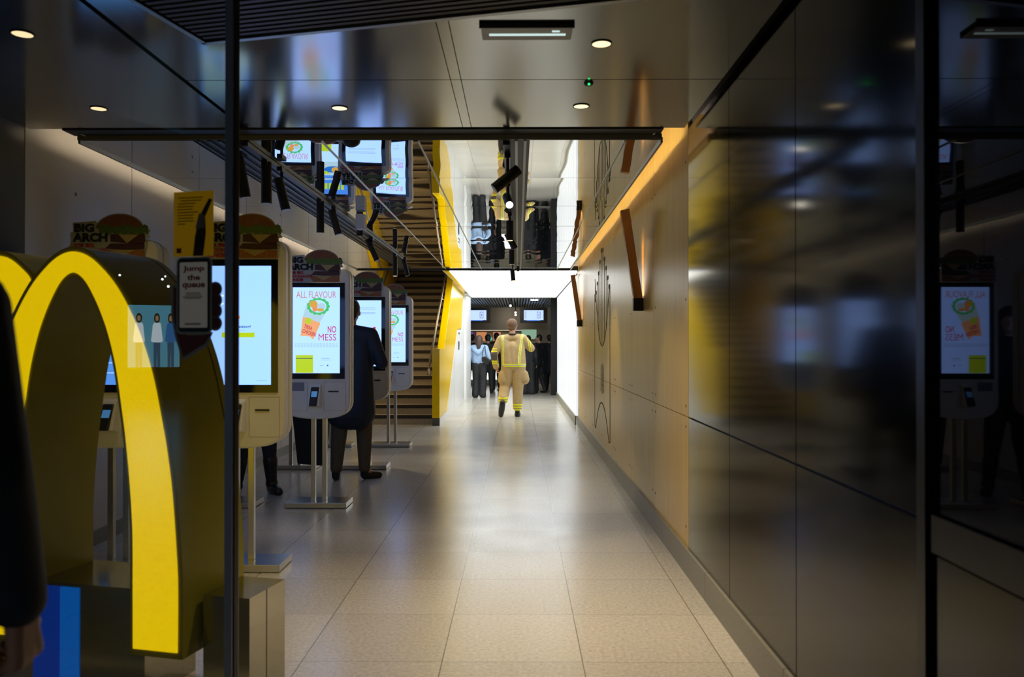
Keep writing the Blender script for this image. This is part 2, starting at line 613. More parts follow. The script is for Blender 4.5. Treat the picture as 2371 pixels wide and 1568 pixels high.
# left wall
wl = MB().box(-2.95, -2.85, 4.62, 19.5, 0.0, 5.2).build('wall_left', M['plaster'])
struct(wl)
for k in range(8):
    MB().box(-2.8485, -2.852, 5.9 + 1.25 * k - 0.002, 5.9 + 1.25 * k + 0.002, 0, 3.0).build('panel_joint', M['panel_line'], wl)
for yy, zz in ((5.15, 2.32), (5.75, 2.27), (7.0, 2.3), (7.0, 2.15), (8.0, 2.2), (9.6, 2.25), (7.2, 1.75), (5.6, 2.1)):
    MB().cyl((-2.852, yy, zz), (-2.848, yy, zz), 0.012, n=10).build('fixing_hole', M['panel_line'], wl)
wle = MB().box(-2.96, -2.852, 3.12, 4.615, 0.0, 2.62).build('wall_left', mat('entrance_side_panel', (0.06, 0.06, 0.055), 0.35, 0.6))
struct(wle)
struct(MB().box(-2.85, -2.84, 4.65, 13.4, 0.0, 0.1).build('baseboard_left', M['skirting']))

# entrance ceiling (brushed metal panels, dark joints) and slatted soffit
FA = math.radians(13.5)
fu = Vector((math.cos(FA), -math.sin(FA), 0))
fn = Vector((math.sin(FA), math.cos(FA), 0))
CO = Vector((-1.296, 3.307, 0))


def fac(x, y):
    p = CO + fu * x + fn * y
    return (p.x, p.y)


def yline(X):   # facade line of the soffit edge
    return CO.y + (X - CO.x) * (-math.tan(FA))


ce = MB().box(-3.0, 1.12, -2.0, 4.70, 2.70, 2.76).build('ceiling', M['dark_trim'])
struct(ce)
zc = 2.61


def cpanel(poly):
    MB().prism(poly, zc, zc + 0.02, 'z').build('ceiling_panel', M['ceiling_metal'], ce)


for xa, xb in ((-1.575, -0.322), (-0.318, -0.272), (-0.268, 0.965)):
    cpanel([(xa, 3.805), (xb, 3.805), (xb, 4.66), (xa, 4.66)])
a, b = -1.296, -0.322
cpanel([fac(0, -1.19), fac(0, 0)] + [(b, yline(b)), (b, 3.797), (-1.575, 3.797)])
cpanel([(-0.318, yline(-0.318)), (-0.272, yline(-0.272)), (-0.272, 3.797), (-0.318, 3.797)])
cpanel([(-0.268, yline(-0.268)), (0.965, yline(0.965)), (0.965, 3.797), (-0.268, 3.797)])
cpanel([(-2.87, -2.0), (-1.60, -2.0), (-1.60, 4.66), (-2.87, 4.66)])
sf = MB()
sf.add([fac(0.0, 0) + (2.66,), fac(3.2, 0) + (2.66,), fac(3.2, -4.2) + (2.66,), fac(0, -4.2) + (2.66,)], [(0, 1, 2, 3)], 1)
for k in range(80):
    y = -0.03 - 0.038 * k
    a0, a1, b0, b1 = fac(0.02, y), fac(3.0, y), fac(0.02, y - 0.02), fac(3.0, y - 0.02)
    sf.prism([b0, b1, a1, a0], 2.605, 2.645, 'z', 0)
struct(sf.build('ceiling', [M['slat'], M['soffit_void']]))
for a0, a1, n_ in (((0, 0.012), (3.0, 0.012), 0.0),):
    MB().prism([fac(-0.012, -0.012), fac(3.0, -0.012), fac(3.0, 0.012), fac(-0.012, 0.012)], 2.598, 2.66, 'z').build('edge_trim', M['seam'], ce)
MB().prism([fac(-0.012, -4.0), fac(0.012, -4.0), fac(0.012, 0.0), fac(-0.012, 0.0)], 2.598, 2.66, 'z').build('edge_trim', M['seam'], ce)

# header beam over the end of the entrance ceiling
struct(MB().box(-2.66, 0.845, 4.66, 4.79, 2.603, 2.72).build('trim_1', M['dark_trim']))
struct(MB().box(-2.64, 0.845, 4.785, 4.795, 2.578, 2.604).build('trim_2', mat('lip_grey', (0.16, 0.155, 0.13), 0.5)))

# mirrored ceiling: slightly pillowed panels, bright joints
mir = MB()
ys_ = [4.795, 5.90] + [5.90 + 1.213 * k for k in range(1, 7)]
cols = [(-2.635, -1.95), (-1.70, -1.18), (-1.18, -0.60), (-0.60, -0.09), (0.07, 0.64), (0.64, 0.86)]
zm = 2.575
for xa, xb in cols:
    for ya, yb in zip(ys_[:-1], ys_[1:]):
        A = random.uniform(0.0008, 0.0018)
        tx, ty = random.uniform(-1, 1) * 0.0006, random.uniform(-1, 1) * 0.0004
        nx, ny = 8, 14
        vs = []
        for j in range(ny + 1):
            for i in range(nx + 1):
                u, v = i / nx, j / ny
                z = zm - A * (1 - (2 * v - 1) ** 2) * (0.55 + 0.45 * (1 - (2 * u - 1) ** 2)) - A * 0.3 * math.sin(3 * PI * v + 2 * u)
                vs.append((xa + 0.001 + (xb - xa - 0.002) * u, ya + 0.001 + (yb - ya - 0.002) * v, z + tx * (u - .5) + ty * (v - .5)))
        fs = [(j * (nx + 1) + i, j * (nx + 1) + i + 1, (j + 1) * (nx + 1) + i + 1, (j + 1) * (nx + 1) + i) for j in range(ny) for i in range(nx)]
        mir.add(vs, fs)
mo = mir.build('ceiling', M['mirror'], smooth=True, fix=False)
struct(mo)
yE = ys_[-1]
MB().box(-2.635, 0.86, 4.80, yE, 2.583, 2.615).build('ceiling_backing', M['dark_trim'], mo)
for x in (-1.18, -0.60, 0.64):
    MB().box(x - 0.004, x + 0.004, 4.80, yE, 2.568, 2.577).build('panel_joint', M['seam'], mo)
MB().box(0.852, 0.866, 4.80, yE, 2.560, 2.593).build('edge_trim', M['seam'], mo)
MB().box(-2.643, -2.629, 4.80, yE, 2.560, 2.593).build('edge_trim', M['seam'], mo)
MB().box(-2.66, 0.99, yE, yE + 0.03, 2.556, 2.615).build('edge_trim', M['dark_trim'], mo)
for (xa, xb) in ((-1.95, -1.70), (-0.09, 0.07)):   # louvred slots
    MB().box(xa, xb, 4.80, yE, 2.615, 2.635).build('slot_back', M['black'], mo)
    n = 4 if xb < -1 else 3
    for k in range(n):
        w = (xb - xa) / n
        x = xa + w * (k + 0.5)
        MB().box(x - w * 0.16, x + w * 0.16, 4.80, yE, 2.571, 2.590).build('slot_rail', M['slot_rail'] if xb > -1 else M['slot_rail_dark'], mo)
    for y in [5.2 + 0.6 * k for k in range(13)]:
        MB().box(xa, xb, y, y + 0.008, 2.590, 2.598).build('slot_spacer', M['seam'], mo)

# coves: LED strips hidden above the mirrored ceiling along both walls
MB().box(0.86, 1.02, 4.70, 13.1, 2.98, 3.0).build('cove_lid', M['plaster'], wr)
MB().box(0.80, 0.812, 4.74, yE, 2.60, 2.98).build('cove_back', M['plaster'], wr)
lr = MB().box(0.812, 0.82, 4.80, yE - 0.05, 2.607, 2.621).build('led_strip', M['led_strip'], wr)
MB().box(-2.85, -2.60, 4.70, 13.1, 2.98, 3.0).build('cove_lid', M['plaster'], wl)
MB().box(-2.60, -2.588, 4.74, yE, 2.60, 2.98).build('cove_back', M['plaster'], wl)
MB().box(-2.608, -2.60, 4.80, yE - 0.05, 2.607, 2.627).build('led_strip', M['led_strip_left'], wl)
# tray that keeps the strips from shining straight down
struct(MB().box(0.81, 0.852, 4.80, yE, 2.587, 2.595).build('trim_3', M['plaster']))
struct(MB().box(-2.629, -2.59, 4.80, yE, 2.587, 2.595).build('trim_4', M['plaster']))

# glowing passage
ct = MB()
ct.add([(-1.133, 13.21, 2.552), (0.972, 13.21, 2.552), (0.955, 19.9, 2.497), (-1.15, 19.9, 2.497)], [(0, 1, 2, 3)])
cto = struct(ct.build('ceiling', M['glow_panel']))
for k in range(1, 8):
    y = 13.13 + 0.85 * k
    z = 2.552 - 0.055 * (y - 13.13) / 6.77 - 0.002
    MB().box(-1.14, 0.96, y - 0.004, y + 0.004, z - 0.001, z).build('panel_joint', M['glow_joint'], cto)
wtr = struct(MB().box(0.97, 1.1, 13.41, 19.9, 0.15, 2.56).build('wall_right', M['glow_wall']))
for k in range(1, 10):
    y = 13.41 + 0.65 * k
    MB().box(0.9685, 0.9705, y - 0.016, y + 0.016, 0.15, 2.54).build('panel_joint', M['glow_joint'], wtr)
struct(MB().box(0.95, 0.97, 13.40, 19.9, 0.0, 0.15).build('baseboard_right', M['skirting']))
struct(MB().prism([(0.955, 13.14), (0.975, 13.14), (0.97, 19.9), (0.935, 19.9)], 2.485, 2.50, 'z').build('trim_5', M['dark_trim']))
struct(MB().box(-1.24, 1.0, 19.9, 19.94, 2.485, 2.52).build('trim_6', M['dark_trim']))
# left side of the passage
wtl = MB()
wtl.prism([(13.25, 0), (19.5, 0), (19.5, 2.55), (19.45, 2.52), (18.9, 2.41), (18.35, 1.68), (17.1, 1.65), (15.97, 0.99), (15.46, 0.65), (14.6, 0.125), (13.25, 0.125)], -1.299, -1.289, 'x')
wtl.prism([(-1.299, 19.2), (-1.235, 19.2), (-1.17, 19.9), (-1.299, 19.9)], 0.0, 2.55, 'z')
wtlo = struct(wtl.build('wall_passage_left', M['white_wall']))
MB().box(-1.2885, -1.286, 18.95, 18.965, 0.05, 2.2).build('panel_joint', M['panel_line'], wtlo)
MB().box(-1.289, -1.2875, 14.6, 19.2, 0.818, 0.822).build('panel_joint', M['glow_joint'], wtlo)
MB().box(-1.289, -1.2875, 16.2, 16.21, 0.0, 1.1).build('panel_joint', M['panel_line'], wtlo)
MB().box(-1.289, -1.275, 17.35, 17.50, 1.22, 1.40).build('door_keypad', M['black'], wtlo)
MB().box(-1.289, -1.275, 17.3, 17.62, 1.56, 1.595).build('door_sign', M['seam'], wtlo)

# staircase beside the passage
stp = MB()
r_, g_ = 0.153, 0.26
Y0s = 13.45
NS = 24
prof = [(Y0s, 0)]
for k in range(NS):
    prof += [(Y0s + g_ * k, r_ * (k + 1)), (Y0s + g_ * (k + 1), r_ * (k + 1))]
prof += [(Y0s + g_ * NS, 0)]
stp.prism(prof, -2.72, -1.42, 'x')
st = empty('staircase', (0, 0, 0))
tag(st, 'stone staircase with dark step edges climbing behind the kiosks', 'staircase')
stp.build('steps', M['stone_step'], st)
for k in range(NS):
    y, z = Y0s + g_ * k, r_ * (k + 1)
    MB().box(-2.72, -1.42, y - 0.012, y + 0.02, z - 0.055, z + 0.003).build('step_nosing', M['nosing'], st)

bal = empty('stair_balustrade', (0, 0, 0))
tag(bal, 'tall yellow balustrade between the stairs and the bright white passage', 'balustrade')
poly = [(13.22, 0.13), (14.6, 0.13), (15.46, 0.66), (15.97, 1.0), (17.1, 1.66), (18.35, 1.69), (18.9, 2.42), (19.45, 2.53),
        (19.45, 4.6), (18.1, 4.1), (15.97, 2.62), (14.07, 1.27), (13.22, 1.27)]
MB().prism(poly, -1.415, -1.292, 'x').build('side_panel', M['yellow'], bal, bevel=0.004)
MB().box(-1.41, -1.295, 13.24, 13.9, 0, 0.13).build('foot', mat('dark_foot', (0.10, 0.10, 0.08), 0.5), bal)
MB().prism([(-1.20, 13.12), (-1.125, 13.12), (-1.15, 17.6), (-1.20, 17.6)], 2.535, 2.553, 'z').build('top_trim', M['yellow'], bal)
hr = MB()
hr.tube([(-1.46, 13.15, 0.95), (-1.46, 13.05, 0.90), (-1.46, 13.05, 0.86), (-1.46, 13.30, 0.84)], 0.02)
hr.tube([(-1.46, 13.15, 0.95), (-1.46, 19.3, 0.95 + 6.15 * 0.60)], 0.02)
hro = hr.build('handrail', mat('rail_steel', (0.33, 0.28, 0.2), 0.35, 0.9), bal, smooth=True)
for k in range(7):
    y = 13.6 + 0.85 * k
    z = 0.95 + (y - 13.15) * 0.60
    MB().tube([(-1.46, y, z), (-1.44, y, z - 0.05), (-1.41, y, z - 0.05)], 0.009).build('rail_bracket', M['steel'], hro)
bal2 = empty('stair_balustrade', (0, 0, 0))
tag(bal2, 'yellow balustrade on the far left side of the stairs, mostly behind kiosks', 'balustrade')
MB().prism([(p[0], p[1]) for p in poly], -2.845, -2.725, 'x').build('side_panel', M['yellow'], bal2)
MB().tube([(-2.66, 13.2, 0.95), (-2.66, 19.3, 0.95 + 6.1 * 0.60)], 0.02).build('handrail', M['steel'], bal2, smooth=True)
struct(MB().box(-2.95, -1.2, 19.72, 19.8, 0, 5.2).build('wall_stair_back', M['plaster']))
struct(MB().box(-2.95, -1.2, 13.2, 19.8, 5.2, 5.3).build('ceiling_stairwell', M['plaster']))
struct(MB().box(-1.29, -1.2, 13.16, 19.8, 2.6, 5.2).build('wall_stair_right', M['plaster']))
struct(MB().box(-2.95, 1.1, 13.12, 13.16, 2.62, 5.2).build('wall_over_passage', M['plaster']))

# room at the far end
fr = struct(MB().box(-5, 5, 19.95, 28.5, 2.60, 2.66).build('ceiling_far_room', M['soffit_void']))
sl = MB()
for k in range(90):
    x = -3.6 + 0.08 * k
    sl.box(x, x + 0.045, 19.96, 27.0, 2.56, 2.60)
sl.build('ceiling_slats', mat('grey_slats', (0.42, 0.50, 0.56), 0.45), fr)
wb = MB()
wb.box(-5, -1.9, 27.0, 27.2, 0, 2.6)
wb.box(0.62, 5, 27.0, 27.2, 0, 2.6)
wb.box(-1.9, 0.62, 27.0, 27.2, 1.80, 2.6)
wb.box(-1.9, 0.62, 27.0, 27.2, 0.0, 0.80)
wbo = struct(wb.build('wall_far', mat('far_wall_panel', (0.23, 0.20, 0.15), 0.3, 0.3, noise=0.1)))
for x in (-1.2, -0.2, 0.9):
    MB().box(x - 0.004, x + 0.004, 26.995, 27.0, 1.8, 2.6).build('panel_joint', M['panel_line'], wbo)
struct(MB().box(0.86, 1.05, 21.0, 21.3, 0, 2.6).build('trim_7', mat('dark_column', (0.003, 0.004, 0.006), 0.6)))
struct(MB().box(-5.1, -5, 19.9, 28.5, 0, 2.6).build('wall_far_left', M['plaster']))
struct(MB().box(5, 5.1, 19.9, 28.5, 0, 2.6).build('wall_far_right', mat('far_right_dark', (0.05, 0.05, 0.06), 0.6)))
struct(MB().box(-5, -1.2, 19.95, 20.1, 0, 2.6).build('wall_far_front', M['plaster']))
struct(MB().box(1.1, 5, 19.95, 20.1, 0, 2.6).build('wall_far_front', M['plaster']))

# kitchen pass behind the counter
kp = empty('kitchen_pass', (0, 27.5, 0))
tag(kp, 'lit kitchen serving hatch with warm heat lamps behind the counter', 'kitchen hatch')
MB().box(-1.9, 0.62, 0.5, 0.55, 0.7, 1.85).build('back_panel', mat('kitchen_steel', (0.3, 0.29, 0.22), 0.3, 0.9, noise=.2), kp)
MB().box(-1.9, 0.62, -0.3, 0.3, 0.78, 0.81).build('serving_shelf', M['steel'], kp)
MB().box(-1.9, 0.62, -0.25, 0.2, 1.38, 1.42).build('upper_shelf', mat('cream_shelf', (0.5, 0.45, 0.28), 0.5), kp)
for x, w, colr in ((-1.25, 0.34, (1.0, 0.38, 0.15)), (-0.72, 0.26, (1.0, 0.35, 0.2)), (-1.62, 0.16, (0.2, 0.1, 0.5))):
    MB().box(x - w / 2, x + w / 2, -0.1, 0.1, 1.44, 1.74).build('heat_lamp', emat('heat_lamp_glow', colr, 0.55), kp)
MB().box(-0.98, -0.88, -0.2, -0.12, 1.46, 1.56).build('teal_display', emat('teal_display', (0.1, 0.6, 0.5), 0.8), kp)
MB().box(-1.9, 0.62, -0.42, -0.40, 1.79, 1.82).build('light_strip', emat('hatch_strip', (1.0, 0.92, 0.7), 1.6), kp)
gp = MB().box(0.12, 0.62, 26.97, 27.0, 1.50, 1.82).build('lit_sign', emat('green_panel', (0.30, 0.52, 0.36), 0.7))
tag(gp, 'small pale green lit panel to the right of the serving hatch', 'sign')

co = empty('service_counter', (0, 25.7, 0))
tag(co, 'service counter with glowing white front and dark base', 'counter')
MB().box(-3.2, 0.05, 0, 0.7, 0.20, 0.76).build('front_panel', emat('counter_glow', (1.0, 0.98, 0.95), 1.6), co)
MB().box(-3.2, 0.05, 0.03, 0.7, 0.0, 0.20).build('base', M['skirting'], co)
MB().box(-3.22, 0.07, -0.03, 0.72, 0.76, 0.80).build('worktop', M['black'], co)
for x in (-1.55, -0.85):
    t = empty('cash_register', (x, 25.95, 0.80))
    tag(t, 'dark till screen on the counter, ' + ('left of the blue hoodie' if x < -1 else 'right of the blue hoodie'), 'till')
    MB().box(-0.16, 0.16, 0.0, 0.03, 0.12, 0.38).build('display', emat('till_display', (0.15, 0.22, 0.35), 0.5), t)
    MB().box(-0.03, 0.03, 0.03, 0.07, 0.0, 0.3).build('stand', M['black'], t)
    MB().box(-0.1, 0.1, -0.02, 0.14, 0.0, 0.015).build('base', M['black'], t)

scrm = emat('menu_white', (0.45, 0.60, 1.0), 1.3)
scrb = emat('menu_blue', (0.05, 0.22, 0.8), 1.0)
for x, lab in ((-1.27, 'left wall menu screen above the counter queue'), (0.48, 'right wall menu screen above the queue of people')):
    t = empty('menu_screen', (x, 24.6, 2.0))
    tag(t, lab, 'screen', 'menu screens above the counter')
    MB().box(-0.42, 0.42, 0, 0.08, -0.02, 0.45).build('casing', M['black'], t)
    MB().box(-0.30, 0.30, -0.004, 0, 0.07, 0.37).build('display', scrm, t)
    MB().box(-0.22, 0.20, -0.008, -0.004, 0.045, 0.068).build('ticker', scrb, t)
    ic = MB()
    ic.box(0.10, 0.21, -0.007, -0.004, 0.13, 0.32)
    ic.box(0.112, 0.198, -0.009, -0.007, 0.142, 0.308, 1)
    ic.box(0.15, 0.17, -0.010, -0.009, 0.19, 0.26, 0)
    MB().box(-0.28, -0.22, -0.006, -0.004, 0.10, 0.34).build('side_list', emat('icon_grey', (0.45, 0.6, 0.8), 1.0), t)
    ic.build('screen_graphic', [emat('icon_dark', (0.12, 0.15, 0.3), 0.8), scrm], t)
    for sx in (-0.3, 0.3):
        MB().cyl((sx, 0.04, 0.45), (sx, 0.04, 0.60), 0.012).build('hanger', M['black'], t)


# ------------------------------------------------------------------ ceiling fittings of the entrance
def downlight(x, y, lab, power=18):
    t = empty('ceiling_downlight', (x, y, zc))
    tag(t, lab, 'ceiling light', 'round downlights in the metal ceiling')
    r1, r2 = 0.044, 0.039
    rg = MB()
    n = 32
    o_ = [(r1 * math.cos(2 * PI * k / n), r1 * math.sin(2 * PI * k / n)) for k in range(n)]
    i_ = [(r2 * math.cos(2 * PI * k / n), r2 * math.sin(2 * PI * k / n)) for k in range(n)]
    vs = [(p[0], p[1], -0.004) for p in o_] + [(p[0], p[1], -0.004) for p in i_] + [(p[0], p[1], 0.0) for p in o_] + [(p[0], p[1], 0.0) for p in i_]
    fs = []
    for k in range(n):
        j = (k + 1) % n
        fs += [(k, j, n + j, n + k), (k, 2 * n + k, 2 * n + j, j), (n + k, n + j, 3 * n + j, 3 * n + k)]
    rg.add(vs, fs)
    rg.build('rim', M['dark_trim'], t)
    MB().cyl((0, 0, -0.0025), (0, 0, -0.001), 0.039, n=32).build('diffuser', M['lamp'], t)
    spot('downlight_beam', (x, y, zc - 0.01), (x, y, 0), power, (1.0, 0.80, 0.55), 95, 1.0, 0.04)


downlight(0.348, 3.345, 'nearest round downlight, right of the grey strip light', 150)
downlight(0.333, 4.227, 'round downlight just in front of the beam, right side of ceiling', 110)
downlight(-0.947, 4.25, 'round downlight above the kiosks with blue screen glow around it', 36)
downlight(-2.231, 4.25, 'round downlight at the left seen through the glass, above the first poster', 14)
downlight(-2.0, 3.22, 'round downlight at the far top left corner behind glass', 4)

t = empty('strip_light', (0.035, 3.20, zc))
tag(t, 'rectangular grey strip light fitting on the metal ceiling', 'ceiling light')
MB().box(-0.18, 0.18, -0.06, 0.07, -0.014, 0).build('housing', mat('strip_housing', (0.5, 0.49, 0.42), 0.5), t, bevel=0.004)
MB().box(-0.187, 0.187, -0.066, -0.06, -0.016, 0).build('shadow_strip', M['dark_trim'], t)  # dark strip put in as the shadow along the fitting's near side
MB().box(-0.15, 0.155, 0.0, 0.012, -0.018, -0.014).build('tube', M['tube_light'], t)
MB().box(0.10, 0.13, -0.032, -0.022, -0.017, -0.014).build('indicator', M['tube_light'], t)

t = empty('smoke_detector', (0.339, 3.85, zc))
tag(t, 'tiny smoke detector with a glowing green light on the ceiling', 'detector')
MB().cyl((0, 0, -0.012), (0, 0, 0), 0.018, 0.024, 20).build('body', M['dark_trim'], t)
MB().box(-0.005, 0.005, -0.021, -0.016, -0.016, -0.008).build('light', M['green_led'], t)


# ------------------------------------------------------------------ track spotlights
def spot_head(x, y, z0, length, tilt_xyz, lab, group, lit=None, r=0.032, power=0, target=None, drop=0.06):
    """z0 = pivot height; tilt_xyz = direction the lamp points to"""
    t = empty('track_spotlight', (x, y, 2.56))
    tag(t, lab, 'spotlight', group)
    d = Vector(tilt_xyz).normalized()
    piv = Vector((0, 0, z0 - 2.56))
    a_ = piv - d * length * 0.45
    b_ = piv + d * length * 0.55
    MB().cyl(a_, b_, r, r, 24).build('barrel', M['black'], t, bevel=0.002)
    MB().cyl(b_ + d * 0.0005, b_ + d * 0.002, r * 0.82, r * 0.82, 24).build('lens', M['lamp_white'] if lit == 2 else (M['lamp'] if lit else mat('lens_grey', (0.5, 0.48, 0.42), 0.3)), t)
    MB().box(-0.018, 0.018, -0.05, 0.05, -0.043, -0.013).build('adapter', M['black'], t)
    MB().cyl((0, 0, -0.04), piv, 0.010, 0.010, 12).build('stem', M['black'], t)
    if power:
        spot('spot_beam', Vector((x, y, 2.56)) + b_ + d * 0.01, target, power, (1.0, 0.86, 0.66), 50, 0.6, 0.03)
    return t


GT = 'spotlights on the middle ceiling track'
xc = -0.075
spot_head(xc + 0.01, 5.05, 2.40, 0.20, (-0.75, -0.12, -0.62), 'nearest middle track spotlight, tilted down to the left', GT, r=0.034)
spot_head(xc, 5.95, 2.42, 0.17, (0.12, -0.75, -0.45), 'middle track spotlight shining bright white towards the viewer', GT, lit=2, power=30, target=(0.9, 5.0, 0.5))
spot_head(xc, 7.35, 2.40, 0.18, (0.0, 0.0, -1), 'upright middle track spotlight behind the bright one', GT, lit=1, power=40, target=(0.3, 7.3, 0))
spot_head(xc, 8.1, 2.40, 0.17, (0.45, 0.2, -0.8), 'middle track spotlight tilted to the right, fourth from the entrance', GT, power=30, target=(1.0, 8.4, 1.0))
spot_head(xc, 9.6, 2.40, 0.17, (0.0, 0.1, -1), 'fifth middle track spotlight from the entrance', GT, lit=1, power=40, target=(-0.2, 9.6, 0))
spot_head(xc, 11.5, 2.34, 0.16, (0.1, -0.15, -1), 'last middle track spotlight, hanging in front of the glowing ceiling', GT, lit=1)
spot_head(0.0, 12.4, 2.50, 0.05, (0.0, -0.1, -1), 'small black spotlight at the end of the middle track', GT, r=0.02)
GL = 'spotlights on the kiosk side track'
xl = -1.64
spot_head(-1.72, 4.98, 2.40, 0.24, (0.15, 0.1, -1), 'kiosk track spotlight half hidden by the glass door edge', GL, r=0.034)
spot_head(xl, 5.22, 2.42, 0.27, (0, 0, -1), 'tall upright kiosk track spotlight, next to a tilted one near the entrance', GL, lit=0, r=0.034, power=0)
spot_head(xl + 0.04, 5.42, 2.38, 0.22, (0.25, 0.0, -1), 'slightly tilted kiosk track spotlight near the entrance', GL, r=0.032)
spot_head(xl, 6.65, 2.42, 0.26, (0, 0, -1), 'upright kiosk track spotlight above the second kiosk', GL, power=34, target=(-1.2, 6.4, 0))
spot_head(xl + 0.05, 6.95, 2.42, 0.22, (0.3, 0, -1), 'leaning kiosk track spotlight above the second kiosk', GL)
spot_head(xl + 0.1, 7.8, 2.48, 0.14, (0, 0, -1), 'short kiosk track spotlight with a white box beside it', GL)
spot_head(xl, 9.0, 2.42, 0.26, (0.45, 0, -1), 'strongly leaning kiosk track spotlight above the third kiosk', GL, power=34, target=(-1.3, 9.0, 0))
spot_head(xl, 10.7, 2.40, 0.26, (0, 0, -1), 'upright lit kiosk track spotlight above the fourth kiosk', GL, lit=1, power=34, target=(-1.5, 11, 0))
spot_head(xl + 0.08, 11.1, 2.42, 0.24, (0.25, 0, -1), 'farthest leaning kiosk track spotlight', GL)
wbx = MB().box(-1.50, -1.42, 7.4, 7.52, 2.42, 2.555).build('white_box', M['white_print'])
tag(wbx, 'small white sensor box fixed beside the kiosk side track', 'sensor')
tr = MB().box(xl - 0.02, xl + 0.02, 4.80, 11.4, 2.545, 2.571).build('light_track', M['black'])
tag(tr, 'black lighting track running above the kiosks', 'track')
tr = MB().box(xc - 0.015, xc + 0.025, 4.80, 12.6, 2.548, 2.572).build('light_track', M['black'])
tag(tr, 'black lighting track running along the middle of the mirrored ceiling', 'track')
for i, (x, y, z) in enumerate(((-0.20, 21.5, 2.38), (-0.07, 22.9, 2.25), (-0.07, 24.0, 2.22))):
    spot_head(x, y, z, 0.13, (0, -1, -0.25), ['first', 'second', 'third'][i] + ' small spotlight shining from the far room ceiling', 'spotlights in the far room', lit=2, r=0.035)
t = MB().box(0.35, 0.55, 22.0, 22.08, 2.535, 2.56).build('ceiling_lamp', M['lamp_white'])
tag(t, 'small bright rectangular lamp on the far room ceiling by the dark column', 'ceiling light')


# ------------------------------------------------------------------ wall sconces
def sconce(y, lab):
    t = empty('wall_sconce', (1.0, y, 1.62))
    tag(t, lab, 'wall light', 'wooden fin wall lights on the plywood wall')
    # fin leaning away from the wall towards its top
    fin = MB()
    fin.add([(-0.075, -0.03, 0.10), (-0.006, -0.03, 0.10), (-0.006, 0.03, 0.10), (-0.075, 0.03, 0.10),
             (-0.180, -0.03, 0.80), (-0.112, -0.03, 0.815), (-0.112, 0.03, 0.815), (-0.180, 0.03, 0.80)],
            [(0, 1, 2, 3), (4, 7, 6, 5), (0, 4, 5, 1), (1, 5, 6, 2), (2, 6, 7, 3), (3, 7, 4, 0)])
    fin.build('fin', M['wood_dark'], t)
    MB().box(-0.08, -0.001, -0.032, 0.032, 0.0, 0.10).build('base', M['black'], t)
    l = MB()
    l.add([(-0.0075, -0.012, 0.12), (-0.0075, 0.012, 0.12), (-0.1105, 0.012, 0.80), (-0.1105, -0.012, 0.80)], [(0, 1, 2, 3)])
    l.build('light_strip', M['sconce_led'], t)


sconce(6.44, 'nearer tilted wooden wall light with black base on the plywood wall')
sconce(12.55, 'far tilted wooden wall light beside the glowing passage')

# ------------------------------------------------------------------ golden arches sign (letter sign on a steel plinth, behind the glass)
SG = (-1.212, 2.9, 0)
sgn = empty('arches_sign', SG, -FA)
tag(sgn, 'big glowing yellow double-arch letter sign behind the glass, mounted on the steel plinth', 'sign')
O_ = [(-0.020, 0.24), (-0.019, 0.44), (-0.023, 0.563), (-0.043, 0.809), (-0.066, 0.97), (-0.084, 1.06), (-0.119, 1.215), (-0.155, 1.33), (-0.21, 1.455), (-0.281, 1.569), (-0.352, 1.645), (-0.415, 1.69), (-0.475, 1.705)]
I_ = [(-0.205, 0.24), (-0.206, 0.45), (-0.208, 0.677), (-0.222, 0.863), (-0.240, 1.02), (-0.253, 1.105), (-0.281, 1.27), (-0.316, 1.395), (-0.352, 1.483), (-0.385, 1.545), (-0.415, 1.59), (-0.445, 1.617), (-0.475, 1.627)]


def mirror_pts(p, c):
    return [(2 * c - x, z) for x, z in reversed(p)]


def refine(p):      # Catmull-Rom
    out = []
    for i in range(len(p) - 1):
        p0, p1, p2, p3 = p[max(0, i - 1)], p[i], p[i + 1], p[min(len(p) - 1, i + 2)]
        for k in range(4):
            t = k / 4
            out.append(tuple(0.5 * (2 * b + (c - a) * t + (2 * a - 5 * b + 4 * c - d) * t * t + (3 * b - 3 * c + d - a) * t ** 3)
                             for a, b, c, d in zip(p0, p1, p2, p3)))
    out.append(p[-1])
    return out


def offset_curve(p, d):
    out = []
    for i in range(len(p)):
        a = Vector(p[max(0, i - 1)])
        b = Vector(p[min(len(p) - 1, i + 1)])
        t = (b - a).normalized()
        n = Vector((t.y, -t.x))
        q = Vector(p[i]) + n * d
        out.append((q.x, q.y))
    return out


def arch(outer, inner, y0, depth, tagname):
    outer, inner = refine(outer), refine(inner)
    fo = offset_curve(outer, 0.020)
    fi = offset_curve(inner, -0.016)
    lo = lambda q: [(x, min(z, 10) if i not in (0, len(q) - 1) else 0.215) for i, (x, z) in enumerate(q)]
    body = MB().ribbon(lo(fo), lo(fi), y0, y0 + depth)
    bo = body.build('arch_body', M['arch_side'], sgn)
    MB().ribbon(outer, inner, y0 - 0.006, y0 + 0.001).build('lit_face', M['arch_face'], bo)
    # lit band round the back face
    MB().ribbon(outer, inner, y0 + depth - 0.001, y0 + depth + 0.006).build('back_face', M['arch_face'], bo)
    sm = MB()
    so = offset_curve(outer, 0.0212)
    s2 = offset_curve(outer, 0.019)
    sm.ribbon(so, s2, y0 + depth - 0.045, y0 + depth - 0.04)
    sm.build('seam', M['nosing'], bo)


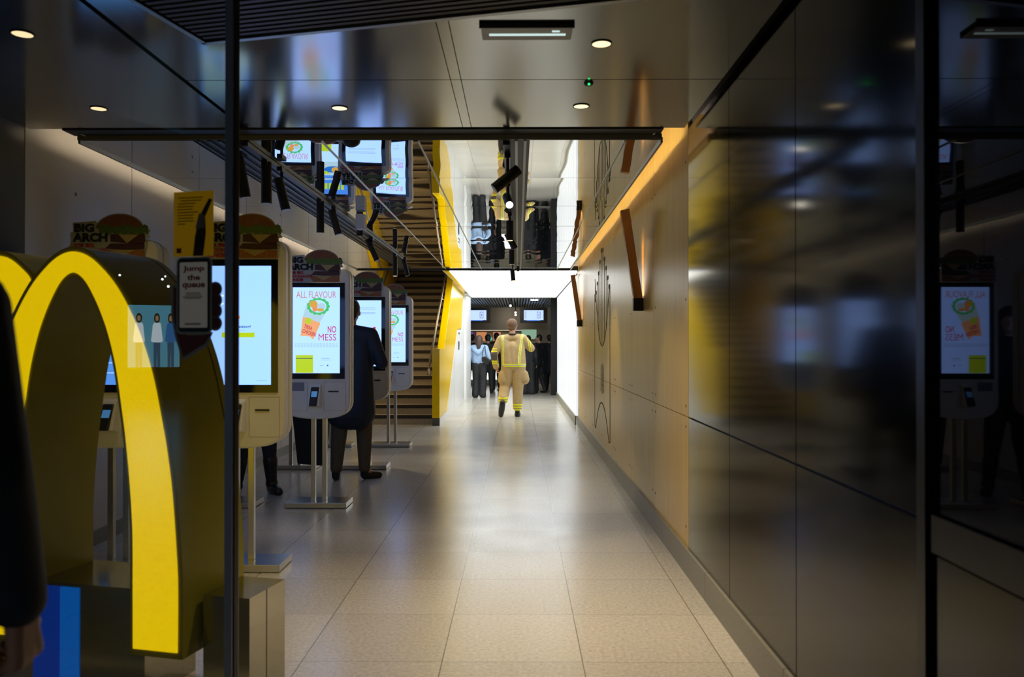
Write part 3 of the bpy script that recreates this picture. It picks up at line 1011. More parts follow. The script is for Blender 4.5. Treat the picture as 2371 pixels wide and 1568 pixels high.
arch(O_ + mirror_pts(O_[:-1], -0.475), I_ + mirror_pts(I_[:-1], -0.475), 0.0, 0.39, 'a')
c2 = -0.90
O2 = [(-0.765, 0.24), (-0.762, 0.6), (-0.745, 1.1), (-0.715, 1.35), (-0.690, 1.52), (-0.70, 1.60), (-0.745, 1.65), (-0.815, 1.695), (-0.90, 1.705)]
I2 = [(-0.93, 0.24), (-0.93, 0.6), (-0.90, 1.0), (-0.87, 1.15), (-0.86, 1.25), (-0.86, 1.33), (-0.87, 1.40), (-0.88, 1.46), (-0.90, 1.50)]
I_l = [(x, z if z < 1.1 else 1.1 + (z - 1.1) * 0.76) for x, z in I_]
left_O = [(c2 - (x + 0.475), z) for x, z in reversed(O_[:-1])]
left_I = [(c2 - (x + 0.475), z) for x, z in reversed(I_l[:-1])]
arch(O2 + left_O, I2 + left_I, 0.035, 0.35, 'b')

pl = empty('sign_plinth', SG, -FA)
tag(pl, 'low brushed steel plinth under the yellow letter sign', 'plinth')
pz = 0.425
# plinth is notched for the letter's right leg
MB().box(0.022, 0.215, 0.09, 0.34, 0, pz).build('end_box', M['plinth'], pl)
MB().box(-0.74, -0.23, 0.09, 0.40, 0, pz).build('middle_box', M['plinth'], pl)
MB().box(-1.9, -0.96, 0.09, 0.40, 0, pz).build('left_box', M['plinth'], pl)
MB().box(0.214, 0.2165, 0.205, 0.208, 0, pz).build('joint', M['panel_line'], pl)
MB().box(-0.735, -0.61, 0.084, 0.09, 0.0, 0.41).build('added_blue_glow', emat('plinth_glow_deep', (0.0, 0.02, 0.20), 0.9), pl)  # both glowing panels are added to imitate blue light on the plinth front
MB().box(-0.61, -0.525, 0.084, 0.09, 0.0, 0.41).build('added_blue_glow', emat('plinth_glow_bright', (0.0, 0.08, 0.38), 0.9), pl)

# ------------------------------------------------------------------ glazed front with stickers
gl = empty('window_1', (CO.x, CO.y, 0), -FA)
struct(gl)
gy_ = -0.60
MB().box(-2.2, 0.512, gy_ - 0.005, gy_ + 0.005, 0.03, 2.59).build('glass_pane', M['glass'], gl)
MB().box(0.508, 0.535, gy_ - 0.02, gy_ + 0.02, 0.0, 2.60).build('door_edge', mat('door_edge_metal', (0.38, 0.42, 0.60), 0.4, 0.2), gl)
MB().box(0.535, 0.540, gy_ - 0.012, gy_ + 0.01, 0.0, 2.60).build('door_seal', M['dark_trim'], gl)


def on_glass(px, py, Yoff=0.0):
    """helper giving pane coordinates (x', z) of a sticker corner measured on the photograph"""
    r = (px - 1199.4) / 1860
    g0 = CO + fn * (gy_)
    x = (r * g0.y - g0.x) / (fu.x - r * fu.y)
    Y = g0.y + fu.y * x
    return x, 1.36 + (795 - py) / 1860 * Y


yp = gy_ - 0.007
pa = on_glass(403, 445)
pb = on_glass(495, 592)
po = empty('yellow_poster', (CO.x, CO.y, 0), -FA)
tag(po, 'orange-yellow printed poster on the glass above the phone-shaped sticker', 'poster')
MB().box(pa[0], pb[0], yp - 0.002, yp, pb[1], pa[1]).build('sheet', mat('poster_yellow', (0.55, 0.30, 0.0), 0.5, emit=(0.6, 0.33, 0), estr=0.12), po)
pr = MB()
w, h = pb[0] - pa[0], pa[1] - pb[1]
for k, (u0, u1) in enumerate(((0.12, .75), (.18, .70), (.12, .55), (.1, .5), (.1, .48), (.1, .62), (.1, .5), (.12, .5), (.1, .52), (.1, .3))):
    z = pa[1] - h * (0.09 + 0.045 * k)
    pr.box(pa[0] + w * u0, pa[0] + w * u1, yp - 0.003, yp - 0.002, z - 0.003, z)
pr.build('printed_lines', mat('poster_ink', (0.10, 0.04, 0.005), 0.6), po)
MB().box(pa[0] + w * .08, pa[0] + w * .2, yp - 0.003, yp - 0.002, pb[1] + h * .05, pb[1] + h * .13).build('printed_logo', mat('poster_red', (0.35, 0.06, 0.01), 0.6), po)
fg = MB()
fg.prism([(pa[0] + w * u, pb[1] + h * v) for u, v in ((.50, .0), (.75, .0), (.82, .35), (.80, .6), (.98, .86), (.90, .88), (.72, .68), (.62, .5), (.55, .3))], yp - 0.004, yp - 0.002, 'y', 0)
fg.prism([(pa[0] + w * u, pb[1] + h * v) for u, v in ((.56, .42), (.78, .42), (.8, .62), (.66, .66))], yp - 0.005, yp - 0.004, 'y', 1)
fg.prism([(pa[0] + w * u, pb[1] + h * v) for u, v in ((.55, .12), (.68, .12), (.72, .3), (.6, .32))], yp - 0.005, yp - 0.004, 'y', 2)
fg.build('cup_picture', [mat('poster_pic_dark', (0.10, 0.04, 0.03), 0.6), mat('poster_pic_light', (0.35, 0.3, 0.25), 0.6), M['black_print']], po)

sa = on_glass(411, 597)
sb = on_glass(493, 774)
stk = empty('phone_sticker', (CO.x, CO.y, 0), -FA)
tag(stk, 'phone-shaped sticker in a dark red hand on the glass, reading Jump the queue', 'sticker')
w, h = sb[0] - sa[0], sa[1] - sb[1]


def rrect(x0, x1, z0, z1, r, n=6):
    pts = []
    for cx, cz, a0 in ((x1 - r, z1 - r, 0), (x0 + r, z1 - r, PI / 2), (x0 + r, z0 + r, PI), (x1 - r, z0 + r, 1.5 * PI)):
        for k in range(n + 1):
            a = a0 + PI / 2 * k / n
            pts.append((cx + r * math.cos(a), cz + r * math.sin(a)))
    return pts


hand = MB()
hn = MB()
hn.prism([(sa[0] + w * u, sb[1] + h * v) for u, v in ((-.16, .64), (-.02, .64), (.12, .2), (.3, -.02), (1.02, .03), (.86, -.15), (.49, -.26), (.17, -.345), (-.05, -.05), (-.17, .25))], yp - 0.001, yp, 'y', 0)
for v in (.58, .44, .30, .14):
    cx, cz, rr = sa[0] + w * 1.08, sb[1] + h * v, w * .19
    hn.prism([(cx + rr * math.cos(2 * PI * k / 16), cz + rr * math.sin(2 * PI * k / 16)) for k in range(16)], yp - 0.001, yp, 'y', 0)
hand.prism([(sa[0] + w * u, sb[1] + h * v) for u, v in ((-.10, .62), (-.02, .6), (.12, .2), (.3, -.02), (.95, .0), (.80, -.12), (.45, -.22), (.18, -.30), (.02, -.05), (-.10, .25))], yp - 0.002, yp, 'y', 0)
for v in (.58, .44, .30, .14):
    n = 16
    cx, cz, rr = sa[0] + w * 1.08, sb[1] + h * v, w * .14
    hand.prism([(cx + rr * math.cos(2 * PI * k / n), cz + rr * math.sin(2 * PI * k / n)) for k in range(n)], yp - 0.002, yp, 'y', 0)
hn.build('hand_outline', mat('outline_grey', (0.4, 0.42, 0.4), 0.5), stk)
hand.build('hand_print', mat('sticker_maroon', (0.20, 0.025, 0.03), 0.5), stk)
MB().prism(rrect(sa[0], sb[0], sb[1], sa[1], w * .14), yp - 0.004, yp - 0.0021, 'y').build('white_edge', mat('sticker_grey', (0.55, 0.58, 0.56), 0.5), stk)
MB().prism(rrect(sa[0] + w * .05, sb[0] - w * .05, sb[1] + h * .03, sa[1] - h * .02, w * .10), yp - 0.005, yp - 0.004, 'y').build('phone_frame', M['black_print'], stk)
MB().prism(rrect(sa[0] + w * .10, sb[0] - w * .12, sb[1] + h * .085, sa[1] - h * .065, w * .03), yp - 0.006, yp - 0.005, 'y').build('phone_screen', mat('sticker_screen', (0.17, 0.16, 0.14), 0.5, emit=(0.5, .48, .42), estr=0.10), stk)
x0_, x1_ = sa[0] + w * .2, sb[0] - w * .2
for s_, v0, v1, iw in (('Jump', .80, .89, 0), ('the', .70, .775, .12), ('queue', .58, .665, -.02)):
    text_obj(s_, 'lettering', M['red_print'], (x0_ + w * iw, x1_ - w * iw, sb[1] + h * v0, sb[1] + h * v1), yp - 0.0062, stk, bold=0.03)
pr = MB()
for v, u0, u1 in ((.53, .28, .68), (.505, .28, .72), (.48, .2, .75), (.46, .25, .7), (.12, .25, .7), (.135, .25, .7)):
    pr.box(sa[0] + w * u0, sa[0] + w * u1, yp - 0.007, yp - 0.0061, sb[1] + h * v, sb[1] + h * (v + .01))
pr.build('small_print', mat('small_print_grey', (0.05, 0.05, 0.05), 0.5), stk)


# ------------------------------------------------------------------ kiosks
def kiosk_outline(w, z0, z1, n=8, arc=0.03, grow=0.0):
    """rounded upright tablet, slightly arched bottom edge"""
    hw = w / 2 + grow
    zt, zb = z1 + grow, z0 - grow
    r, rb = 0.085, 0.13
    pts = []
    for cx, cz, a0, rr in ((hw - r, zt - r, 0, r), (-hw + r, zt - r, PI / 2, r)):
        for k in range(n + 1):
            a = a0 + PI / 2 * k / n
            pts.append((cx + rr * math.cos(a), cz + rr * math.sin(a)))
    for k in range(n + 1):
        a = PI + (PI / 2 - 0.2) * k / n
        pts.append((-hw + rb + rb * math.cos(a), zb + arc + rb + rb * math.sin(a)))
    for k in range(n + 1):
        a = 1.5 * PI + 0.2 + (PI / 2 - 0.2) * k / n
        pts.append((hw - rb + rb * math.cos(a), zb + arc + rb + rb * math.sin(a)))
    # bottom bulge between the two lower corners
    out = []
    for i, p in enumerate(pts):
        out.append(p)
        if i == 3 * (n + 1) - 1:
            a, b = p, pts[i + 1]
            for k in range(1, 8):
                t = k / 8
                out.append((a[0] + (b[0] - a[0]) * t, a[1] + (b[1] - a[1]) * t - arc * 0.55 * 4 * t * (1 - t)))
    return out


EM = {
    'scr_white': emat('screen_white', (0.265, 0.43, 1.0), 2.0),
    'scr_blue': emat('screen_pale_blue', (0.225, 0.42, 1.0), 1.9),
    'scr_deep': emat('screen_deep_blue', (0.06, 0.25, 0.9), 1.0),
    'scr_azure': emat('screen_azure', (0.10, 0.34, 1.0), 1.1),
    'scr_strong': emat('screen_strong_blue', (0.02, 0.20, 1.0), 5.0),
    'lime': emat('screen_lime', (0.48, 0.68, 0.01), 1.0),
    'orange': emat('screen_orange', (0.85, 0.30, 0.10), 1.0),
    'peach': emat('screen_peach', (0.90, 0.42, 0.18), 1.0),
    'redtxt': emat('screen_red', (0.65, 0.03, 0.12), 0.9),
    'orangetxt': emat('screen_orange_text', (0.62, 0.24, 0.16), 1.0),
    'dark': emat('screen_ink', (0.02, 0.08, 0.20), 0.6),
    'grey': emat('screen_grey', (0.30, 0.42, 0.6), 0.9),
    'green': emat('screen_leaf', (0.08, 0.62, 0.16), 0.9),
    'gold': emat('screen_gold', (0.72, 0.42, 0.06), 0.95),
    'ice': emat('screen_ice', (0.45, 0.68, 0.82), 1.0),
    'bluedot': emat('screen_blue_dot', (0.02, 0.2, 0.75), 0.9),
}


def disc(mb, cx, cz, rx, rz, y0, y1, mi=0, n=20, rot=0):
    cr, sr = math.cos(rot), math.sin(rot)
    mb.prism([(cx + rx * math.cos(2 * PI * k / n) * cr - rz * math.sin(2 * PI * k / n) * sr,
               cz + rx * math.cos(2 * PI * k / n) * sr + rz * math.sin(2 * PI * k / n) * cr) for k in range(n)], y0, y1, 'y', mi)


def screen_wrap_ad(scr, y):
    """chicken wrap advert; screen spans x +-0.195, z 1.11..1.82"""
    text_obj('ALL FLAVOUR', 'lettering', EM['orangetxt'], (-0.165, 0.165, 1.735, 1.79), y, scr, bold=0.0)
    text_obj('NO', 'lettering', EM['redtxt'], (0.095, 0.165, 1.447, 1.502), y, scr, bold=0.01)
    text_obj('MESS', 'lettering', EM['redtxt'], (0.02, 0.165, 1.382, 1.437), y, scr, bold=-0.005)
    w = MB()
    w.prism([(-0.075, 1.70), (0.085, 1.62), (0.03, 1.53), (-0.11, 1.58)], y - 0.002, y, 'y', 1)
    w.prism([(-0.11, 1.58), (0.03, 1.53), (0.035, 1.52), (-0.025, 1.39), (-0.05, 1.415), (-0.09, 1.42), (-0.13, 1.42)], y - 0.003, y, 'y', 2)
    for i in range(13):
        a = 2 * PI * i / 13
        disc(w, 0.018 + 0.075 * math.cos(a), 1.665 + 0.055 * math.sin(a), 0.021, 0.018, y - 0.0035, y, 0, 10)
    disc(w, 0.018, 1.665, 0.068, 0.052, y - 0.004, y, 4)
    disc(w, -0.022, 1.683, 0.036, 0.03, y - 0.005, y, 3)
    disc(w, -0.01, 1.65, 0.022, 0.03, y - 0.005, y, 5)
    disc(w, 0.045, 1.665, 0.034, 0.028, y - 0.005, y, 1)
    disc(w, 0.035, 1.635, 0.03, 0.014, y - 0.0055, y, 3)
    w.prism([(-0.075, 1.575), (-0.035, 1.56), (-0.055, 1.515), (-0.095, 1.53)], y - 0.0035, y, 'y', 6)
    w.build('wrap_picture', [EM['green'], EM['ice'], EM['peach'], EM['gold'], EM['scr_white'], EM['orange'], EM['lime']], scr)
    text_obj('TIKKA', 'lettering', EM['redtxt'], (-0.10, -0.03, 1.475, 1.508), y - 0.0032, scr, bold=0.02, rot=-0.33)
    text_obj('CHICKEN', 'lettering', EM['redtxt'], (-0.115, 0.0, 1.43, 1.462), y - 0.0032, scr, bold=0.02, rot=-0.33)
    p = MB()
    for z in (1.352, 1.341, 1.330):
        for k in range(14):
            x = -0.18 + k * 0.026
            p.box(x, x + 0.02, y - 0.001, y, z, z + 0.003)
    p.box(0.045, 0.11, y - 0.001, y, 1.233, 1.238)
    p.box(0.035, 0.125, y - 0.001, y, 1.221, 1.2235)
    p.box(0.03, 0.06, y - 0.001, y, 1.175, 1.179)
    p.build('small_print', EM['grey'], scr)
    q = MB()
    q.box(-0.17, -0.025, y - 0.0015, y, 1.115, 1.262)
    q.build('lime_panel', EM['lime'], scr)
    p = MB()
    p.box(-0.165, -0.03, y - 0.0025, y - 0.0015, 1.232, 1.238)
    p.build('panel_caption', EM['dark'], scr)
    p = MB()
    disc(p, 0.095, 1.176, 0.007, 0.007, y - 0.0015, y)
    p.build('blue_dot', EM['bluedot'], scr)


def screen_thinking(scr, y):
    text_obj('Still thinking?', 'lettering', EM['dark'], (-0.075, 0.075, 1.447, 1.467), y, scr, bold=0.02)
    p = MB()
    p.box(-0.098, 0.098, y - 0.0015, y, 1.395, 1.424)
    p.build('lime_button', EM['lime'], scr)
    p = MB()
    disc(p, 0.0, 1.515, 0.012, 0.012, y - 0.0015, y)
    p.build('orange_dot', EM['orange'], scr)
    p = MB()
    p.box(-0.04, 0.04, y - 0.001, y, 1.436, 1.439)
    p.box(0.11, 0.17, y - 0.001, y, 1.135, 1.138)
    p.build('small_print', EM['grey'], scr)


def screen_menu(scr, y):
    p = MB()
    for z in (1.74, 1.725, 1.69, 1.675):
        p.box(-0.17, 0.13, y - 0.001, y, z, z + 0.004)
    p.build('small_print', EM['grey'], scr)
    p = MB()
    p.prism([(0.105, 1.535), (0.135, 1.535), (0.130, 1.485), (0.110, 1.485)], y - 0.002, y, 'y')
    p.prism([(-0.10, 1.535), (-0.07, 1.535), (-0.075, 1.485), (-0.095, 1.485)], y - 0.002, y, 'y')
    p.build('drink_icons', EM['redtxt'], scr)
    p = MB()
    disc(p, 0.142, 1.36, 0.008, 0.008, y - 0.0015, y)
    disc(p, 0.142, 1.345, 0.004, 0.006, y - 0.0015, y)
    p.build('cursor', EM['dark'], scr)


def screen_lines(scr, y):
    p = MB()
    for k in range(10):
        z = 1.72 - k * 0.06
        p.box(-0.13, 0.13 - 0.03 * (k % 3), y - 0.001, y, z, z + 0.006)
    p.build('small_print', EM['scr_white'], scr)


def screen_promo(scr, y):
    p = MB()
    p.box(-0.195, 0.195, y - 0.001, y, 1.62, 1.822, 0)
    p.box(-0.195, 0.195, y - 0.001, y, 1.38, 1.62, 3)
    disc(p, 0.0, 1.52, 0.11, 0.06, y - 0.002, y, 4)
    disc(p, 0.04, 1.53, 0.05, 0.05, y - 0.003, y, 1)
    p.prism([(-0.15, 1.60), (-0.02, 1.60), (-0.08, 1.55)], y - 0.003, y, 'y', 2)
    p.box(-0.17, -0.025, y - 0.0015, y, 1.115, 1.262, 2)
    p.build('promo_picture', [EM['scr_deep'], EM['gold'], EM['lime'], EM['ice'], EM['bluedot']], scr)
    for k in range(6):
        MB().box(-0.16 + k * 0.054, -0.16 + k * 0.054 + 0.036, y - 0.002, y, 1.68, 1.77).build('yellow_bar', EM['lime'], scr)


BUN = mat('bun_print', (0.24, 0.085, 0.03), 0.5, noise=0.4, nscale=30)
LEAF = mat('lettuce_print', (0.10, 0.17, 0.02), 0.5, noise=0.6, nscale=60)
PATTY = mat('patty_print', (0.075, 0.028, 0.022), 0.5, noise=0.4, nscale=50)
CHEESE = mat('cheese_print', (0.45, 0.34, 0.13), 0.5)
BACON = mat('crust_print', (0.35, 0.13, 0.03), 0.5, noise=0.6, nscale=60)
CARD = mat('card_white', (0.42, 0.42, 0.38), 0.6)


def topper(x, y, zb, lab):
    """cut-out burger card standing on the kiosk; about 0.44 wide, 0.27 high"""
    t = empty('burger_topper', (x, y, zb))
    tag(t, lab, 'sign', 'burger advert cards on top of the kiosks')
    # backing outline
    pts = [(-0.235, 0.0), (0.205, 0.0), (0.205, 0.05), (0.215, 0.075), (0.213, 0.12), (0.238, 0.125), (0.222, 0.145), (0.238, 0.165), (0.222, 0.185),
           (0.20, 0.18)]
    for k in range(1, 12):
        a = 0.12 * PI + (PI * 0.80) * k / 12
        pts.append((0.055 + 0.155 * math.cos(a), 0.158 + 0.112 * math.sin(a)))
    pts += [(-0.085, 0.225), (-0.225, 0.215), (-0.225, 0.16), (-0.24, 0.155), (-0.24, 0.0)]
    MB().prism(pts, 0.0, 0.006, 'y').build('card', CARD, t)
    b = MB()
    dome = [(0.20, 0.165)]
    for k in range(0, 13):
        a = 0.06 * PI + (PI * 0.86) * k / 12
        dome.append((0.055 + 0.148 * math.cos(a), 0.160 + 0.103 * math.sin(a)))
    dome += [(-0.07, 0.175)]
    b.prism(dome, -0.001, 0.0, 'y', 0)
    lf = []
    for k in range(15):
        lf.append((-0.075 + 0.30 * k / 14, 0.188 + 0.014 * (k % 2) + 0.006 * math.sin(k)))
    for k in range(13):
        lf.append((0.228 - 0.29 * k / 12, 0.142 + 0.012 * (k % 2)))
    b.prism(lf, -0.002, 0.0, 'y', 1)
    b.prism([(0.0, 0.145), (0.205, 0.15), (0.21, 0.10), (0.19, 0.085), (0.0, 0.10)], -0.0015, 0.0, 'y', 2)
    b.prism([(0.05, 0.143), (0.17, 0.143), (0.10, 0.092)], -0.0025, 0.0, 'y', 3)
    b.prism([(-0.03, 0.06), (0.0, 0.09), (0.205, 0.09), (0.205, 0.055), (0.10, 0.05)], -0.0015, 0.0, 'y', 2)
    b.prism([(-0.05, 0.052), (0.205, 0.050), (0.205, 0.0), (-0.01, 0.0)], -0.0012, 0.0, 'y', 4)
    b.prism([(0.0, 0.052), (0.15, 0.052), (0.07, 0.014)], -0.0025, 0.0, 'y', 3)
    b.build('burger_print', [BUN, LEAF, PATTY, CHEESE, BACON], t)
    text_obj('BIG', 'lettering', M['black_print'], (-0.215, -0.095, 0.157, 0.208), -0.003, t, bold=0.055)
    text_obj('ARCH', 'lettering', M['black_print'], (-0.225, -0.015, 0.098, 0.152), -0.003, t, bold=0.055)
    text_obj('FOR BIG', 'lettering', M['red_print'], (-0.218, -0.095, 0.066, 0.090), -0.003, t, bold=0.05)
    text_obj("McDONALD'S", 'lettering', M['red_print'], (-0.218, -0.02, 0.036, 0.060), -0.003, t, bold=0.05)
    text_obj('HUNGER', 'lettering', M['red_print'], (-0.218, -0.09, 0.006, 0.030), -0.003, t, bold=0.05)
    return t


def kiosk(x, y, lab, scr_mat, scr_fn):
    """double sided ordering kiosk, base centre at (x, y+0.135)"""
    t = empty('ordering_kiosk', (x, y, 0))
    tag(t, lab, 'kiosk', 'self-order kiosks')
    MB().box(-0.255, 0.255, 0.0, 0.27, 0.004, 0.046).build('base_plate', M['steel'], t, bevel=0.003)
    for s in (-0.047, 0.047):
        MB().box(s - 0.018, s + 0.018, 0.117, 0.153, 0.046, 0.80).build('post', M['steel'], t, bevel=0.002)
    z0, z1, w = 0.715, 1.985, 0.555
    for (ya, yb, nm) in ((0.035, 0.108, 'front_shell'), (0.125, 0.198, 'rear_shell')):
        MB().prism(kiosk_outline(w, z0, z1), ya, yb, 'y').build(nm, M['shell'], t, bevel=0.012)
    MB().prism(kiosk_outline(w - 0.03, z0 + 0.012, z1 - 0.012), 0.106, 0.127, 'y').build('core', M['shell_gap'], t)
    sh = [c for c in t.children if c.name.startswith('front_shell')][0]
    bz = MB().box(-0.235, 0.235, 0.030, 0.036, 1.065, 1.86).build('bezel', M['blackgloss'], t)
    sc = MB().box(-0.195, 0.195, 0.0275, 0.0305, 1.112, 1.822).build('screen', scr_mat, t)
    scr_fn(sc, 0.0270)
    MB().box(-0.235, 0.235, 0.197, 0.203, 1.065, 1.86).build('rear_bezel', M['blackgloss'], t)
    MB().box(-0.195, 0.195, 0.2025, 0.2045, 1.112, 1.822).build('rear_screen', EM['scr_blue'], t)
    # service flaps, drawn with thin joints
    j = MB()

    def frame(x0, x1, za, zb, q=0.0016):
        yy0, yy1 = 0.0342, 0.036
        j.box(x0, x1, yy0, yy1, za, za + q)
        j.box(x0, x1, yy0, yy1, zb - q, zb)
        j.box(x0, x0 + q, yy0, yy1, za, zb)
        j.box(x1 - q, x1, yy0, yy1, za, zb)
    frame(0.062, 0.245, 0.80, 1.04)
    frame(-0.245, -0.075, 0.80, 1.04)
    j.build('flap_joint', M['panel_line'], t)
    MB().box(0.10, 0.185, 0.031, 0.036, 0.955, 0.966).build('receipt_slot', M['black'], t)
    MB().box(-0.225, -0.10, 0.032, 0.036, 0.965, 1.035).build('instruction_label', mat('kiosk_label', (0.22, 0.24, 0.3), 0.5), t)
    # card reader: angled cradle with terminal
    cr_ = MB()
    cr_.add([(-0.065, 0.034, 0.83), (0.045, 0.034, 0.83), (0.045, 0.034, 1.03), (-0.065, 0.034, 1.03),
             (-0.058, -0.035, 0.845), (0.038, -0.035, 0.845), (0.038, 0.012, 1.01), (-0.058, 0.012, 1.01)],
            [(0, 3, 2, 1), (4, 5, 6, 7), (0, 1, 5, 4), (1, 2, 6, 5), (2, 3, 7, 6), (3, 0, 4, 7)])
    cr_.build('reader_cradle', M['shell'], t, bevel=0.004)
    ct_ = MB()
    ct_.add([(-0.042, -0.055, 0.85), (0.020, -0.055, 0.85), (0.030, 0.000, 1.00), (-0.035, 0.000, 1.00),
             (-0.042, -0.030, 0.842), (0.020, -0.030, 0.842), (0.030, 0.022, 0.995), (-0.035, 0.022, 0.995)],
            [(0, 1, 2, 3), (7, 6, 5, 4), (0, 4, 5, 1), (1, 5, 6, 2), (2, 6, 7, 3), (3, 7, 4, 0)])
    cto_ = ct_.build('card_terminal', M['black'], t, bevel=0.006)
    d = MB()
    d.add([(-0.028, -0.0305, 0.92), (0.018, -0.0305, 0.92), (0.022, -0.014, 0.965), (-0.026, -0.014, 0.965)], [(0, 1, 2, 3)])
    d.build('terminal_display', emat('terminal_blue', (0.1, 0.35, 0.8), 0.5), cto_)
    return t


XR, XLK = -1.668, -2.43
KY = [4.75, 6.60, 8.62, 10.48]
kiosk(XR, KY[0], 'nearest kiosk behind the glass door, screen asking Still thinking?', EM['scr_blue'], screen_thinking)
kiosk(XR, KY[1], 'kiosk showing the full ALL FLAVOUR NO MESS wrap advert, second in the aisle row', EM['scr_white'], screen_wrap_ad)
kiosk(XR, KY[2], 'kiosk being used by the man in the dark coat', EM['scr_white'], screen_menu)
kiosk(XR, KY[3], 'farthest kiosk of the aisle row, in front of the stairs, showing half a wrap advert', EM['scr_white'], screen_wrap_ad)
kiosk(XLK, KY[0], 'kiosk seen through the opening of the yellow arch', EM['scr_azure'], screen_lines)
kiosk(XLK, KY[1], 'wall side kiosk hidden behind the nearest aisle kiosk, second from the entrance', EM['scr_strong'], screen_promo)
kiosk(XLK, KY[2], 'wall side kiosk whose steel base shows left of the black bag', EM['scr_white'], screen_wrap_ad)
kiosk(XLK, KY[3], 'wall side kiosk farthest from the entrance, next to the stairs', EM['scr_white'], screen_promo)
ztop = 1.865
topper(XR + 0.03, KY[0] + 0.018, ztop, 'burger card on the nearest kiosk, behind the glass door edge')
topper(XR - 0.01, KY[1] + 0.018, ztop, 'burger card with clear BIG ARCH text above the wrap advert kiosk')
topper(XR - 0.01, KY[2] + 0.018, ztop, 'burger card above the kiosk used by the man in the dark coat')
topper(XR - 0.01, KY[3] + 0.018, ztop, 'burger card on the farthest aisle kiosk, before the stairs')
topper(XLK + 0.0, KY[0] + 0.018, ztop, 'burger card against the wall, above the top of the yellow arch')
topper(XLK, KY[1] + 0.018, ztop, 'burger card on the wall side kiosk second from the entrance')
topper(XLK, KY[2] + 0.018, ztop, 'burger card on the wall side kiosk third from the entrance')
topper(XLK, KY[3] + 0.018, ztop, 'burger card on the wall side kiosk nearest the stairs')

# ------------------------------------------------------------------ people
def remesh(mb, name, m, parent, voxel, smooth_it=6, rule=None, mats=None):
    """melts overlapping limbs into one continuous surface and bakes it"""
    me = bpy.data.meshes.new(name)
    me.from_pydata(mb.v, [], mb.f)
    bm = bmesh.new()
    bm.from_mesh(me)
    bmesh.ops.recalc_face_normals(bm, faces=bm.faces)
    bm.to_mesh(me)
    bm.free()
    tmp = bpy.data.objects.new(name, me)
    C.objects.link(tmp)
    r = tmp.modifiers.new('r', 'REMESH')
    r.mode = 'VOXEL'
    r.voxel_size = voxel
    r.use_smooth_shade = True
    sm = tmp.modifiers.new('s', 'SMOOTH')
    sm.iterations = smooth_it
    sm.factor = 0.5
    dg = bpy.context.evaluated_depsgraph_get()
    dg.update()
    out = bpy.data.meshes.new_from_object(tmp.evaluated_get(dg))
    out.name = name
    bpy.data.objects.remove(tmp)
    out.materials.clear()
    for q in (mats or [m]):
        out.materials.append(q)
    if rule:
        for p in out.polygons:
            p.material_index = rule(p.center)
    for p in out.polygons:
        p.use_smooth = True
    o = bpy.data.objects.new(name, out)
    C.objects.link(o)
    o.parent = parent
    return o


def limb(mb, pts, n=14):
    for (p0, r0), (p1, r1) in zip(pts[:-1], pts[1:]):
        mb.capsule(p0, r0, p1, r1, n)


def V(*a):
    return Vector(a)


def hand(mb, wrist, d, side, palm_n, curl=0.35, s=1.0):
    """palm, four unequal bent fingers and a thumb leaving the side of the palm.
    d: direction of the hand, palm_n: direction the palm faces, side: direction of the thumb"""
    d, palm_n = d.normalized(), palm_n.normalized()
    th = side.normalized()
    for k in (-1, 0, 1):
        limb(mb, [(wrist + th * 0.012 * k * s, 0.017 * s), (wrist + d * 0.085 * s + th * 0.024 * k * s, 0.0135 * s)], 10)
    for k, (off, ln) in enumerate(((0.033, 0.072), (0.011, 0.080), (-0.011, 0.074), (-0.032, 0.058))):
        p = wrist + d * 0.085 * s + th * off * s
        a = curl * 0.7
        q = p
        pts = [(q, 0.0088 * s)]
        for j, f in enumerate((0.45, 0.32, 0.23)):
            a += curl * (0.9 + 0.15 * k)
            q = q + (d * math.cos(a) + palm_n * math.sin(a)) * ln * f * s
            pts.append((q, (0.0085 - 0.0007 * (j + 1)) * s))
        limb(mb, pts, 8)
    p = wrist + d * 0.03 * s + th * 0.022 * s
    q = p + (d * 0.55 + th * 0.75 + palm_n * 0.35).normalized() * 0.038 * s
    r = q + (d * 0.85 + th * 0.25 + palm_n * 0.45).normalized() * 0.032 * s
    t = r + (d * 0.95 + palm_n * 0.4).normalized() * 0.024 * s
    limb(mb, [(p, 0.015 * s), (q, 0.011 * s), (r, 0.0095 * s), (t, 0.008 * s)], 8)


BASE = dict(
    pel=(0, 0, 0.93), hipL=(-.09, 0, .90), hipR=(.09, 0, .90), kneeL=(-.10, .02, .50), kneeR=(.10, .02, .50),
    ankL=(-.105, -.03, .09), ankR=(.105, -.03, .09), toeL=(-.13, .15, .03), toeR=(.13, .15, .03),
    chest=(0, .0, 1.28), shL=(-.185, -.01, 1.41), shR=(.185, -.01, 1.41), elL=(-.24, -.03, 1.12), elR=(.24, -.03, 1.12),
    wrL=(-.25, .06, .88), wrR=(.25, .06, .88), neck=(0, -.01, 1.46), head=(0, .015, 1.615))


